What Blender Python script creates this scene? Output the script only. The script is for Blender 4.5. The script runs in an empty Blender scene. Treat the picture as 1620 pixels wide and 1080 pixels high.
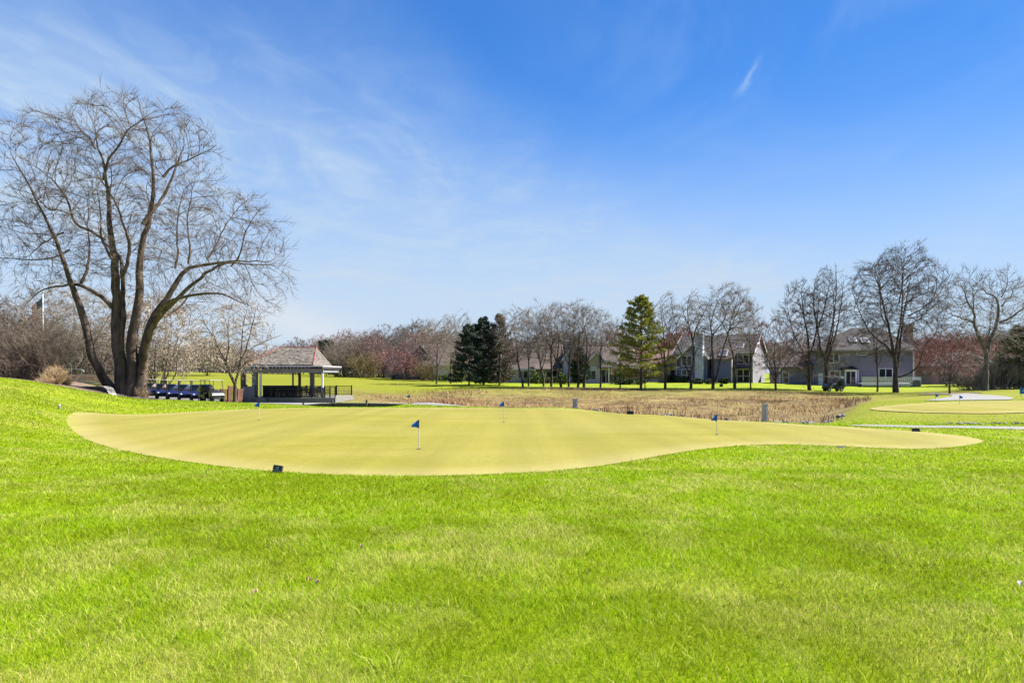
import bpy, bmesh, math, random
import numpy as np
from mathutils import Vector, Matrix
from mathutils.geometry import delaunay_2d_cdt

# ------------------------------------------------------------------ camera, sky, sun, exposure
scene = bpy.context.scene
C = scene.collection
F = 1080.0; CX = 810.0; H0 = 590.0; CZ = 1.7          # focal length in photo pixels, principal column, horizon row, eye height
cam_d = bpy.data.cameras.new('camera'); cam = bpy.data.objects.new('camera', cam_d); C.objects.link(cam)
cam.location = (0, 0, CZ); cam.rotation_euler = (math.radians(90), 0, 0)
cam_d.lens = 24.0; cam_d.sensor_width = 36.0; cam_d.shift_y = 50.0/1620.0
cam_d.clip_start = 0.1; cam_d.clip_end = 8000
scene.camera = cam
SUN = Vector((0.86, 0.22, 0)).normalized() * math.cos(math.radians(48)) + Vector((0, 0, math.sin(math.radians(48))))
world = bpy.data.worlds.new('World'); scene.world = world; world.use_nodes = True
nt = world.node_tree; N = nt.nodes; LK = nt.links
for n_ in list(N): N.remove(n_)
def wm(op, a, b=None, clamp=False):
    n = N.new('ShaderNodeMath'); n.operation = op; n.use_clamp = clamp
    for i, v in enumerate((a, b)):
        if v is None: continue
        if isinstance(v, (int, float)): n.inputs[i].default_value = v
        else: LK.new(v, n.inputs[i])
    return n.outputs[0]
def wmix(fac, a, b):
    n = N.new('ShaderNodeMix'); n.data_type = 'RGBA'
    for s, v in ((n.inputs[0], fac), (n.inputs[6], a), (n.inputs[7], b)):
        if isinstance(v, (int, float)): s.default_value = v
        elif isinstance(v, tuple): s.default_value = (*v, 1)
        else: LK.new(v, s)
    return n.outputs[2]
sky = N.new('ShaderNodeTexSky'); sky.sky_type = 'NISHITA'; sky.sun_disc = False
sky.sun_elevation = math.radians(48); sky.sun_rotation = math.atan2(SUN.x, SUN.y)
sky.air_density = 1.0; sky.dust_density = 0.3; sky.ozone_density = 2.5
tc = N.new('ShaderNodeTexCoord'); sp = N.new('ShaderNodeSeparateXYZ'); LK.new(tc.outputs['Generated'], sp.inputs[0])
zz = wm('MAXIMUM', sp.outputs[2], 0.02)
pu = wm('DIVIDE', sp.outputs[0], zz); pv = wm('DIVIDE', sp.outputs[1], zz)
cmb = N.new('ShaderNodeCombineXYZ'); LK.new(pu, cmb.inputs[0]); LK.new(pv, cmb.inputs[1])
def wnoise(scale, rot, stretch, detail=6, dist=0.0, rough=.55, off=0.0):
    mp = N.new('ShaderNodeMapping'); mp.inputs['Rotation'].default_value = (0, 0, rot); mp.inputs['Scale'].default_value = stretch
    mp.inputs['Location'].default_value = (off, off*.7, 0)
    LK.new(cmb.outputs[0], mp.inputs[0]); n = N.new('ShaderNodeTexNoise'); LK.new(mp.outputs[0], n.inputs['Vector'])
    n.inputs['Scale'].default_value = scale; n.inputs['Detail'].default_value = detail; n.inputs['Roughness'].default_value = rough
    n.inputs['Distortion'].default_value = dist
    return n.outputs[0]
n1 = wnoise(0.55, -0.62, (1.0, .35, 1), 7, .6)
n2 = wnoise(1.3, -0.9, (1.0, .42, 1), 6, 1.6, .55, 3.1)
n3 = wnoise(0.35, 0.2, (1, 1, 1), 4, .3, .5, 7.7)
band = wm('ADD', wm('MULTIPLY', pu, -.81), wm('MULTIPLY', pv, .586))
band = wm('ADD', band, wm('MULTIPLY', wm('SUBTRACT', n1, .5), 1.6))
m1 = N.new('ShaderNodeMapRange'); m1.interpolation_type = 'SMOOTHSTEP'; LK.new(band, m1.inputs[0]); m1.inputs[1].default_value = 1.05; m1.inputs[2].default_value = 2.5
st = N.new('ShaderNodeMapRange'); st.interpolation_type = 'SMOOTHSTEP'; LK.new(n2, st.inputs[0]); st.inputs[1].default_value = .36; st.inputs[2].default_value = .74
lg = N.new('ShaderNodeMapRange'); lg.interpolation_type = 'SMOOTHSTEP'; LK.new(n3, lg.inputs[0]); lg.inputs[1].default_value = .35; lg.inputs[2].default_value = .7
n4 = wnoise(4.5, .3, (1.0, .8, 1), 6, .8, .6, 1.7)
mo = N.new('ShaderNodeMapRange'); mo.interpolation_type = 'SMOOTHSTEP'; LK.new(n4, mo.inputs[0]); mo.inputs[1].default_value = .42; mo.inputs[2].default_value = .70
cir = wm('MULTIPLY', m1.outputs[0], wm('ADD', wm('ADD', .33, wm('MULTIPLY', mo.outputs[0], .16)), wm('ADD', wm('MULTIPLY', st.outputs[0], .33), wm('MULTIPLY', lg.outputs[0], .16))))
cir = wm('ADD', cir, wm('ADD', wm('MULTIPLY', wm('MULTIPLY', st.outputs[0], lg.outputs[0]), .30), .03))
hz = N.new('ShaderNodeMapRange'); hz.interpolation_type = 'SMOOTHERSTEP'; LK.new(sp.outputs[2], hz.inputs[0])
hz.inputs[1].default_value = .44; hz.inputs[2].default_value = -.04; hz.inputs[3].default_value = 0; hz.inputs[4].default_value = .95
# one thin wisp and one bank low on the left, both at fixed bearings in the sky
def gauss(u0, v0, ang, lu, lv, wob):
    du = wm('SUBTRACT', wm('DIVIDE', sp.outputs[0], wm('MAXIMUM', sp.outputs[1], .05)), u0)
    dv = wm('SUBTRACT', wm('DIVIDE', sp.outputs[2], wm('MAXIMUM', sp.outputs[1], .05)), v0)
    a = wm('ADD', wm('MULTIPLY', du, math.cos(ang)), wm('MULTIPLY', dv, math.sin(ang)))
    b = wm('SUBTRACT', wm('MULTIPLY', dv, math.cos(ang)), wm('MULTIPLY', du, math.sin(ang)))
    w = N.new('ShaderNodeTexNoise'); w.inputs['Scale'].default_value = 30; w.inputs['Detail'].default_value = 4
    LK.new(tc.outputs['Generated'], w.inputs['Vector'])
    b = wm('ADD', b, wm('MULTIPLY', wm('SUBTRACT', w.outputs[0], .5), wob))
    e = wm('ADD', wm('POWER', wm('ABSOLUTE', wm('DIVIDE', a, lu)), 2), wm('POWER', wm('ABSOLUTE', wm('DIVIDE', b, lv)), 2))
    return wm('POWER', 2.718, wm('MULTIPLY', e, -1)), w.outputs[0]
g1, wn1 = gauss(.347, .432, 1.0, .026, .0035, .030)
g2, wn2 = gauss(-.31, .072, -.36, .13, .030, .02)
cir = wm('ADD', cir, wm('MULTIPLY', wm('MULTIPLY', g1, wn1), .8))
cir = wm('MINIMUM', cir, 1.0)
hs = N.new('ShaderNodeHueSaturation'); LK.new(sky.outputs[0], hs.inputs['Color']); hs.inputs['Saturation'].default_value = 1.1; hs.inputs['Value'].default_value = .80
hs.inputs['Hue'].default_value = .502
ml = N.new('ShaderNodeMix'); ml.data_type = 'RGBA'; ml.blend_type = 'MULTIPLY'; ml.inputs[0].default_value = 1; LK.new(hs.outputs[0], ml.inputs[6]); ml.inputs[7].default_value = (.37, .90, 1.42, 1)
sc_ = N.new('ShaderNodeVectorMath'); sc_.operation = 'SCALE'; LK.new(ml.outputs[2], sc_.inputs[0]); LK.new(wm('SUBTRACT', 1.0, wm('MULTIPLY', sp.outputs[0], .27)), sc_.inputs['Scale'])
c1_ = wmix(cir, sc_.outputs[0], (3.1, 4.15, 5.5))
colr = wmix(hz.outputs[0], c1_, (3.75, 4.5, 5.4))
colr = wmix(wm('MULTIPLY', g2, .8), colr, (4.6, 4.9, 5.4))
bg = N.new('ShaderNodeBackground'); LK.new(colr, bg.inputs[0]); bg.inputs[1].default_value = 0.05
wo = N.new('ShaderNodeOutputWorld'); LK.new(bg.outputs[0], wo.inputs[0])
sl = bpy.data.lights.new('sun', 'SUN'); sl.energy = 4.8; sl.angle = math.radians(.5); sl.color = (1, .955, .88)
so = bpy.data.objects.new('sun', sl); C.objects.link(so); so.rotation_euler = SUN.to_track_quat('Z', 'Y').to_euler()
scene.view_settings.view_transform = 'Standard'; scene.view_settings.look = 'None'
scene.view_settings.exposure = 1.7; scene.view_settings.gamma = 1.0
scene.render.engine = 'CYCLES'
scene.cycles.max_bounces = 6; scene.cycles.transparent_max_bounces = 6

# ------------------------------------------------------------------ materials
MATS = {}
def mat(name, col, rough=.8, col2=None, scale=4.0, bump=0.0, bscale=None, metal=0.0, stretch=None, detail=5, spec=.3, trans=0.0, mode='noise', lo=.35, hi=.65):
    if name in MATS: return MATS[name]
    m = bpy.data.materials.new(name); m.use_nodes = True; t = m.node_tree; n = t.nodes; l = t.links
    b = n['Principled BSDF']; b.inputs['Roughness'].default_value = rough; b.inputs['Metallic'].default_value = metal
    b.inputs['Specular IOR Level'].default_value = spec
    b.inputs['Base Color'].default_value = (*col, 1)
    tcn = n.new('ShaderNodeTexCoord'); mp = n.new('ShaderNodeMapping'); l.new(tcn.outputs['Object'], mp.inputs[0])
    if stretch: mp.inputs['Scale'].default_value = stretch
    src = None
    if col2 is not None:
        if mode == 'noise':
            x = n.new('ShaderNodeTexNoise'); x.inputs['Scale'].default_value = scale; x.inputs['Detail'].default_value = detail; x.inputs['Roughness'].default_value = .62
            l.new(mp.outputs[0], x.inputs['Vector']); src = x.outputs[0]
        elif mode == 'voronoi':
            x = n.new('ShaderNodeTexVoronoi'); x.inputs['Scale'].default_value = scale; l.new(mp.outputs[0], x.inputs['Vector']); 
            sx = n.new('ShaderNodeSeparateXYZ'); l.new(x.outputs['Color'], sx.inputs[0]); src = sx.outputs[0]
        r = n.new('ShaderNodeMapRange'); l.new(src, r.inputs[0]); r.inputs[1].default_value = lo; r.inputs[2].default_value = hi
        mx = n.new('ShaderNodeMix'); mx.data_type = 'RGBA'; l.new(r.outputs[0], mx.inputs[0])
        mx.inputs[6].default_value = (*col, 1); mx.inputs[7].default_value = (*col2, 1); l.new(mx.outputs[2], b.inputs['Base Color'])
    if bump:
        y = n.new('ShaderNodeTexNoise'); y.inputs['Scale'].default_value = bscale or scale*3; y.inputs['Detail'].default_value = 5; l.new(mp.outputs[0], y.inputs['Vector'])
        bu = n.new('ShaderNodeBump'); bu.inputs['Strength'].default_value = bump; bu.inputs['Distance'].default_value = .03; l.new(y.outputs[0], bu.inputs['Height']); l.new(bu.outputs[0], b.inputs['Normal'])
    if trans:
        tr = n.new('ShaderNodeBsdfTranslucent'); ms = n.new('ShaderNodeMixShader'); ms.inputs[0].default_value = trans
        if col2 is not None: l.new(mx.outputs[2], tr.inputs[0])
        else: tr.inputs[0].default_value = (*col, 1)
        l.new(b.outputs[0], ms.inputs[1]); l.new(tr.outputs[0], ms.inputs[2]); l.new(ms.outputs[0], n['Material Output'].inputs[0])
    MATS[name] = m; return m
def siding(name, col, pitch=.2, rough=.75):
    if name in MATS: return MATS[name]
    m = mat(name, col, rough, tuple(c*.86 for c in col), 1.3); t = m.node_tree; n = t.nodes; l = t.links
    tcn = n.new('ShaderNodeTexCoord'); s = n.new('ShaderNodeSeparateXYZ'); l.new(tcn.outputs['Object'], s.inputs[0])
    a = n.new('ShaderNodeMath'); a.operation = 'DIVIDE'; l.new(s.outputs[2], a.inputs[0]); a.inputs[1].default_value = pitch
    f = n.new('ShaderNodeMath'); f.operation = 'FRACT'; l.new(a.outputs[0], f.inputs[0])
    bu = n.new('ShaderNodeBump'); bu.inputs['Strength'].default_value = 1; bu.inputs['Distance'].default_value = .03; bu.invert = True
    l.new(f.outputs[0], bu.inputs['Height']); l.new(bu.outputs[0], n['Principled BSDF'].inputs['Normal'])
    return m
def brickmat(name, c1, c2, mortar, scale=3.0, bw=.6, rh=.22):
    if name in MATS: return MATS[name]
    m = bpy.data.materials.new(name); m.use_nodes = True; t = m.node_tree; n = t.nodes; l = t.links; b = n['Principled BSDF']; b.inputs['Roughness'].default_value = .9
    tcn = n.new('ShaderNodeTexCoord'); s = n.new('ShaderNodeSeparateXYZ'); l.new(tcn.outputs['Object'], s.inputs[0])
    a = n.new('ShaderNodeMath'); a.operation = 'ADD'; l.new(s.outputs[0], a.inputs[0]); l.new(s.outputs[1], a.inputs[1])
    cb = n.new('ShaderNodeCombineXYZ'); l.new(a.outputs[0], cb.inputs[0]); l.new(s.outputs[2], cb.inputs[1])
    br = n.new('ShaderNodeTexBrick'); l.new(cb.outputs[0], br.inputs[0]); br.inputs['Color1'].default_value = (*c1, 1); br.inputs['Color2'].default_value = (*c2, 1)
    br.inputs['Mortar'].default_value = (*mortar, 1); br.inputs['Scale'].default_value = scale; br.inputs['Brick Width'].default_value = bw; br.inputs['Row Height'].default_value = rh
    br.inputs['Mortar Size'].default_value = .02
    no = n.new('ShaderNodeTexNoise'); no.inputs['Scale'].default_value = 5; l.new(tcn.outputs['Object'], no.inputs['Vector'])
    mx = n.new('ShaderNodeMix'); mx.data_type = 'RGBA'; mx.blend_type = 'MULTIPLY'; mx.inputs[0].default_value = .6; l.new(br.outputs[0], mx.inputs[6]); l.new(no.outputs[0], mx.inputs[7])
    g = n.new('ShaderNodeGamma'); g.inputs[1].default_value = .8; l.new(mx.outputs[2], g.inputs[0])
    l.new(g.outputs[0], b.inputs['Base Color']); MATS[name] = m; return m

# ------------------------------------------------------------------ object helpers
def tag(o, label=None, cat=None, group=None, kind=None):
    if label: o['label'] = label
    if cat: o['category'] = cat
    if group: o['group'] = group
    if kind: o['kind'] = kind
    return o
def thing(name, label, cat, loc=(0, 0, 0), rz=0, group=None):
    o = bpy.data.objects.new(name, None); C.objects.link(o); o.empty_display_size = .2
    o.location = loc; o.rotation_euler = (0, 0, rz); return tag(o, label, cat, group)
def link(name, me, m=None, parent=None):
    o = bpy.data.objects.new(name, me); C.objects.link(o)
    if m is not None:
        for x in (m if isinstance(m, (list, tuple)) else [m]): me.materials.append(x)
    if parent is not None: o.parent = parent
    return o
def copy_tree(o, parent=None):
    c = o.copy(); C.objects.link(c); c.parent = parent
    for ch in o.children: copy_tree(ch, c)
    return c
def np_mesh(name, V, quads=None, tris=None, smooth=False):
    me = bpy.data.meshes.new(name); V = np.asarray(V, dtype=np.float32)
    q = np.zeros((0, 4), int) if quads is None else np.asarray(quads); t = np.zeros((0, 3), int) if tris is None else np.asarray(tris)
    me.vertices.add(len(V)); me.vertices.foreach_set('co', V.ravel())
    idx = np.concatenate([q.ravel(), t.ravel()]).astype(np.int32)
    me.loops.add(len(idx)); me.loops.foreach_set('vertex_index', idx)
    st_ = np.concatenate([np.arange(len(q))*4, len(q)*4+np.arange(len(t))*3]).astype(np.int32)
    me.polygons.add(len(st_)); me.polygons.foreach_set('loop_start', st_)
    if smooth: me.polygons.foreach_set('use_smooth', np.ones(len(st_), dtype=bool))
    me.update(calc_edges=True); return me
class MB:
    def __init__(s): s.v = []; s.f = []; s.mi = []; s.cur = 0
    def add(s, vs, fs):
        b = len(s.v); s.v += [tuple(p) for p in vs]
        for f in fs: s.f.append(tuple(b+i for i in f)); s.mi.append(s.cur)
        return s
    def box(s, x0, x1, y0, y1, z0, z1):
        return s.add([(x0,y0,z0),(x1,y0,z0),(x1,y1,z0),(x0,y1,z0),(x0,y0,z1),(x1,y0,z1),(x1,y1,z1),(x0,y1,z1)],
              [(0,3,2,1),(4,5,6,7),(0,1,5,4),(1,2,6,5),(2,3,7,6),(3,0,4,7)])
    def extr(s, prof, a, b, axis='x'):
        n = len(prof)
        def P(p, t): return (t, p[0], p[1]) if axis == 'x' else ((p[0], t, p[1]) if axis == 'y' else (p[0], p[1], t))
        return s.add([P(p, a) for p in prof]+[P(p, b) for p in prof],
              [tuple(range(n))[::-1], tuple(range(n, 2*n))]+[(i, (i+1) % n, n+(i+1) % n, n+i) for i in range(n)])
    def cyl(s, p0, p1, r0, r1=None, n=8, caps=True):
        r1 = r0 if r1 is None else r1; p0 = Vector(p0); p1 = Vector(p1); d = (p1-p0).normalized()
        u = d.orthogonal().normalized(); w = d.cross(u)
        vs = [p+(u*math.cos(6.28318*i/n)+w*math.sin(6.28318*i/n))*r for p, r in ((p0, r0), (p1, r1)) for i in range(n)]
        fs = [(i, (i+1) % n, n+(i+1) % n, n+i) for i in range(n)]
        if caps: fs += [tuple(range(n))[::-1], tuple(range(n, 2*n))]
        return s.add(vs, fs)
    def path(s, pts, r, n=6):
        for a, b in zip(pts[:-1], pts[1:]): s.cyl(a, b, r, r, n)
        return s
    def ball(s, c, rx, ry=None, rz=None, nu=12, nv=8, noise=0, seed=0):
        ry = ry or rx; rz = rz or rx; R = random.Random(seed); vs = [(c[0], c[1], c[2]+rz)]
        for j in range(1, nv):
            for i in range(nu):
                a = math.pi*j/nv; b = 6.28318*i/nu; k = 1+noise*(R.random()-.5)
                vs.append((c[0]+rx*k*math.sin(a)*math.cos(b), c[1]+ry*k*math.sin(a)*math.sin(b), c[2]+rz*k*math.cos(a)))
        vs.append((c[0], c[1], c[2]-rz)); fs = [(0, 1+i, 1+(i+1) % nu) for i in range(nu)]
        for j in range(nv-2):
            for i in range(nu):
                a = 1+j*nu+i; b = 1+j*nu+(i+1) % nu; fs.append((a, a+nu, b+nu, b))
        L = len(vs)-1; o = 1+(nv-2)*nu; fs += [(L, o+(i+1) % nu, o+i) for i in range(nu)]
        return s.add(vs, fs)
    def tf(s, M, i0=0):
        for i in range(i0, len(s.v)): s.v[i] = tuple(M @ Vector(s.v[i]))
        return s
    def build(s, name, m, parent=None, smooth=False, bevel=0):
        me = bpy.data.meshes.new(name); me.from_pydata(s.v, [], s.f); me.update()
        bm = bmesh.new(); bm.from_mesh(me); bmesh.ops.recalc_face_normals(bm, faces=bm.faces)
        bm.to_mesh(me); bm.free()
        o = link(name, me, m, parent)
        if len(set(s.mi)) > 1: me.polygons.foreach_set('material_index', s.mi)
        if smooth: me.polygons.foreach_set('use_smooth', [True]*len(me.polygons))
        if bevel:
            b = o.modifiers.new('bevel', 'BEVEL'); b.width = bevel; b.segments = 2; b.limit_method = 'ANGLE'
        return o

# ------------------------------------------------------------------ terrain
ROWS = np.array([3, 6, 11, 16, 20, 22, 24, 26, 28, 30, 32, 34, 36, 38, 41, 44, 47, 50, 53, 56, 60, 65, 70, 75, 80, 85, 90, 97, 105, 112, 120, 130, 145, 160, 200, 260, 400, 3000.])
COLS = {
 -500: [(6,.1),(16,.5),(24,1.2),(34,1.6),(60,1.7),(400,2)],
 0: [(6,0),(11,.05),(16,.2),(20,.5),(24,.9),(28,1.2),(34,1.48),(46,1.5),(53,1.8),(400,2)],
 50: [(11,0),(16,.1),(20,.3),(24,.6),(28,.95),(34,1.29),(46,1.22),(53,1.7),(400,2)],
 110: [(16,0),(23.5,.02),(28,.4),(34,.94),(46,.88),(50,.85),(53,1.7),(70,1.7),(400,1.8)],
 150: [(23,0),(28,.2),(34,.6),(44,.66),(50,.75),(53,1.5),(60,1.3),(100,1),(400,2)],
 200: [(24,0),(30,.03),(34,.12),(45,.1),(52,-.3),(60,-.8),(75,-.8),(100,.2),(130,1.2),(160,2),(400,2.5)],
 300: [(28,0),(34,0),(45,-.1),(52,-.5),(60,-.85),(75,-.8),(100,.1),(130,1.1),(160,2.0),(400,2.3)],
 400: [(30,0),(36,-.05),(45,-.3),(52,-.6),(60,-.95),(75,-.9),(100,0),(130,1),(160,1.5),(400,2)],
 530: [(34,0),(38,-.25),(45,-.6),(52,-.8),(60,-1.0),(72,-1),(80,-.6),(90,-.1),(100,.2),(130,.9),(160,1.2),(400,2)],
 625: [(34,0),(38,-.27),(45,-.68),(60,-1.1),(72,-1.1),(82,-.7),(90,-.3),(100,0),(115,.2),(140,.8),(400,1.5)],
 660: [(34,0),(37,.02),(41,.09),(44,-.02),(49,-.8),(60,-1.1),(72,-1.1),(82,-.7),(90,-.3),(100,0),(115,.2),(140,.8),(400,1.5)],
 690: [(34,0),(37,.02),(40,.05),(42.5,-.15),(46,-.8),(60,-1.1),(72,-1.1),(82,-.7),(90,-.3),(100,0),(115,.2),(140,.6),(400,1.5)],
 720: [(34,0),(37,0),(40,-.15),(45,-.85),(60,-1.1),(72,-1.1),(82,-.7),(90,-.3),(100,0),(115,.1),(140,.4),(400,1.5)],
 800: [(32,0),(35,-.05),(38,-.5),(44,-1.2),(60,-1.3),(72,-1),(85,-.4),(92,-.15),(105,0),(400,1)],
 910: [(31,0),(36,-.05),(39,-.5),(45,-1.2),(60,-1.3),(75,-.9),(85,-.4),(92,-.15),(105,0),(400,1)],
 1050: [(25,0),(29,-.02),(32,-.4),(38,-1.1),(60,-1.3),(75,-.9),(88,-.4),(95,-.15),(110,.1),(400,1)],
 1200: [(22,0),(25,-.03),(28,-.4),(34,-1.0),(50,-1.3),(70,-1),(85,-.6),(95,-.3),(110,.1),(400,1)],
 1290: [(20,0),(23,-.02),(26,-.3),(30,-.7),(40,-1.),(60,-1.2),(75,-1),(85,-.75),(97,-.6),(110,-.1),(400,1)],
 1360: [(20,0),(28,-.05),(40,-.1),(50,-.4),(70,-.9),(85,-.8),(97,-.7),(112,-.25),(400,1)],
 1450: [(20,0),(22,-.05),(28,0),(36,.05),(50,-.2),(60,-.5),(85,-.66),(97,-.6),(112,-.2),(400,1)],
 1620: [(20,0),(28,.05),(40,.1),(45,.1),(60,-.1),(80,-.2),(100,0),(130,.5),(400,1)],
 2100: [(20,0),(28,.05),(45,.1),(60,-.1),(80,-.2),(100,0),(130,.5),(400,1)]}
_ck = np.array(sorted(COLS)); _tab = np.array([np.interp(ROWS, [a for a, b in COLS[c]], [b for a, b in COLS[c]]) for c in _ck])
GP = np.arange(-500, 2101, 10.0); GL = np.linspace(math.log(3), math.log(3000), 420)
_t1 = np.array([np.interp(GL, np.log(ROWS), r) for r in _tab]); _G = np.array([np.interp(GP, _ck, _t1[:, j]) for j in range(len(GL))]).T
for _ in range(3):
    _p = np.pad(_G, ((2, 2), (1, 1)), 'edge'); _G = (_p[:-4, 1:-1]+_p[1:-3, 1:-1]+_p[2:-2, 1:-1]+_p[3:-1, 1:-1]+_p[4:, 1:-1])/5
    _p = np.pad(_G, ((1, 1), (1, 1)), 'edge'); _G = (_p[1:-1, :-2]+_p[1:-1, 1:-1]*2+_p[1:-1, 2:])/4
def T(x, y):
    x = np.asarray(x, float); y = np.asarray(y, float); Y = np.maximum(y, 6.0)
    px = np.clip(CX+x/Y*F, -499, 2099); gi = (px+500)/10.0; gj = (np.log(np.minimum(Y, 2990))-GL[0])/(GL[1]-GL[0])
    i = np.clip(gi.astype(int), 0, len(GP)-2); j = np.clip(gj.astype(int), 0, len(GL)-2); a = gi-i; b = gj-j
    f = lambda v, p, q: (lambda t: t*t*(3-2*t))(np.clip((v-p)/(q-p), 0, 1))
    bm_ = f(y, 40, 48)*(1-f(y, 78, 88))*f(px, 600, 680)*(1-f(px, 1270, 1340)); bank = ((vn(x, y, 6)-.5)*.75+(vn(x, y, 2.2)-.5)*.28)*bm_
    return _G[i, j]*(1-a)*(1-b)+_G[i+1, j]*a*(1-b)+_G[i, j+1]*(1-a)*b+_G[i+1, j+1]*a*b+bank
def tz(x, y): return float(T(x, y))
def W(px, py, Y): return Vector(((px-CX)*Y/F, Y, CZ+(H0-py)*Y/F))
def G(px, Y, dz=0):
    x = (px-CX)*Y/F; return Vector((x, Y, tz(x, Y)+dz))
_YS = np.exp(np.linspace(math.log(3.2), math.log(400), 5000))
def U(px, py, ymin=3.2):
    z = T((px-CX)*_YS/F, _YS); ray = CZ+(H0-py)*_YS/F
    k = np.nonzero((z >= ray) & (_YS >= ymin))[0]; Y = _YS[k[0]] if len(k) else 400.
    return ((px-CX)*Y/F, Y)
def inpoly(x, y, poly):
    x = np.asarray(x); y = np.asarray(y); r = np.zeros(x.shape, bool); n = len(poly)
    for i in range(n):
        x0, y0 = poly[i]; x1, y1 = poly[(i+1) % n]
        if y0 == y1: continue
        c = ((y0 > y) != (y1 > y)) & (x < (x1-x0)*(y-y0)/(y1-y0)+x0); r ^= c
    return r
def smooth_poly(pts, it=2):
    for _ in range(it):
        q = []
        for i in range(len(pts)):
            a = pts[i]; b = pts[(i+1) % len(pts)]
            q += [(a[0]*.75+b[0]*.25, a[1]*.75+b[1]*.25), (a[0]*.25+b[0]*.75, a[1]*.25+b[1]*.75)]
        pts = q
    return pts
def sheet(name, poly, dz, m, step=.6, skirt=0):
    P = []
    for i in range(len(poly)):
        a = poly[i]; b = poly[(i+1) % len(poly)]; d = math.hypot(b[0]-a[0], b[1]-a[1]); k = max(1, int(d/step))
        P += [(a[0]+(b[0]-a[0])*t/k, a[1]+(b[1]-a[1])*t/k) for t in range(k)]
    xs = [p[0] for p in P]; ys = [p[1] for p in P]; nb = len(P)
    gx, gy = np.meshgrid(np.arange(min(xs), max(xs), step), np.arange(min(ys), max(ys), step)); gx = gx.ravel(); gy = gy.ravel()
    k = inpoly(gx, gy, P); pts = [Vector(p) for p in P]+[Vector((a, b)) for a, b in zip(gx[k], gy[k])]
    r = delaunay_2d_cdt(pts, [(i, (i+1) % nb) for i in range(nb)], [], 0, 1e-5)
    vs = np.array([(p.x, p.y) for p in r[0]]); fs = [f for f in r[2]]
    cen = np.array([vs[list(f)].mean(0) for f in fs]); ok = inpoly(cen[:, 0], cen[:, 1], P)
    V = np.column_stack([vs, T(vs[:, 0], vs[:, 1])+dz]); fs = [tuple(f) for f, o in zip(fs, ok) if o]
    me = bpy.data.meshes.new(name); me.from_pydata(V.tolist(), [], fs); me.update()
    me.polygons.foreach_set('use_smooth', [True]*len(me.polygons))
    if me.polygons and me.polygons[0].normal.z < 0: me.flip_normals()
    return tag(link(name, me, m), kind='structure')
# value noise shared by the turf, its thatch patches and the blades
_rs = np.random.RandomState(5); _lat = _rs.rand(256, 256)
def vn(x, y, s):
    x = np.asarray(x)/s+1000; y = np.asarray(y)/s+1000; i = np.floor(x).astype(int); j = np.floor(y).astype(int); a = x-i; b = y-j
    a = a*a*(3-2*a); b = b*b*(3-2*b); g = lambda p, q: _lat[p & 255, q & 255]
    return g(i, j)*(1-a)*(1-b)+g(i+1, j)*a*(1-b)+g(i, j+1)*(1-a)*b+g(i+1, j+1)*a*b
def patch(x, y):
    n = .30*vn(x, y, 2.1)+.34*vn(x+31, y-7, .8)+.36*vn(x, y+50, .28)
    px = CX+np.asarray(x)/np.maximum(y, 3)*F
    b = .10*np.exp(-((y-4.0)/2.2)**2)+.10*np.exp(-((px-60)/260)**2-((y-8.5)/3.5)**2)-.06*np.exp(-((px-1350)/260)**2-((y-9)/3)**2)
    b = b+.16*np.exp(-((px+20)/230)**2-((np.asarray(y)-27)/9)**2)
    return np.clip((n+b-.47)*3.6, 0, 1)
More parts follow.
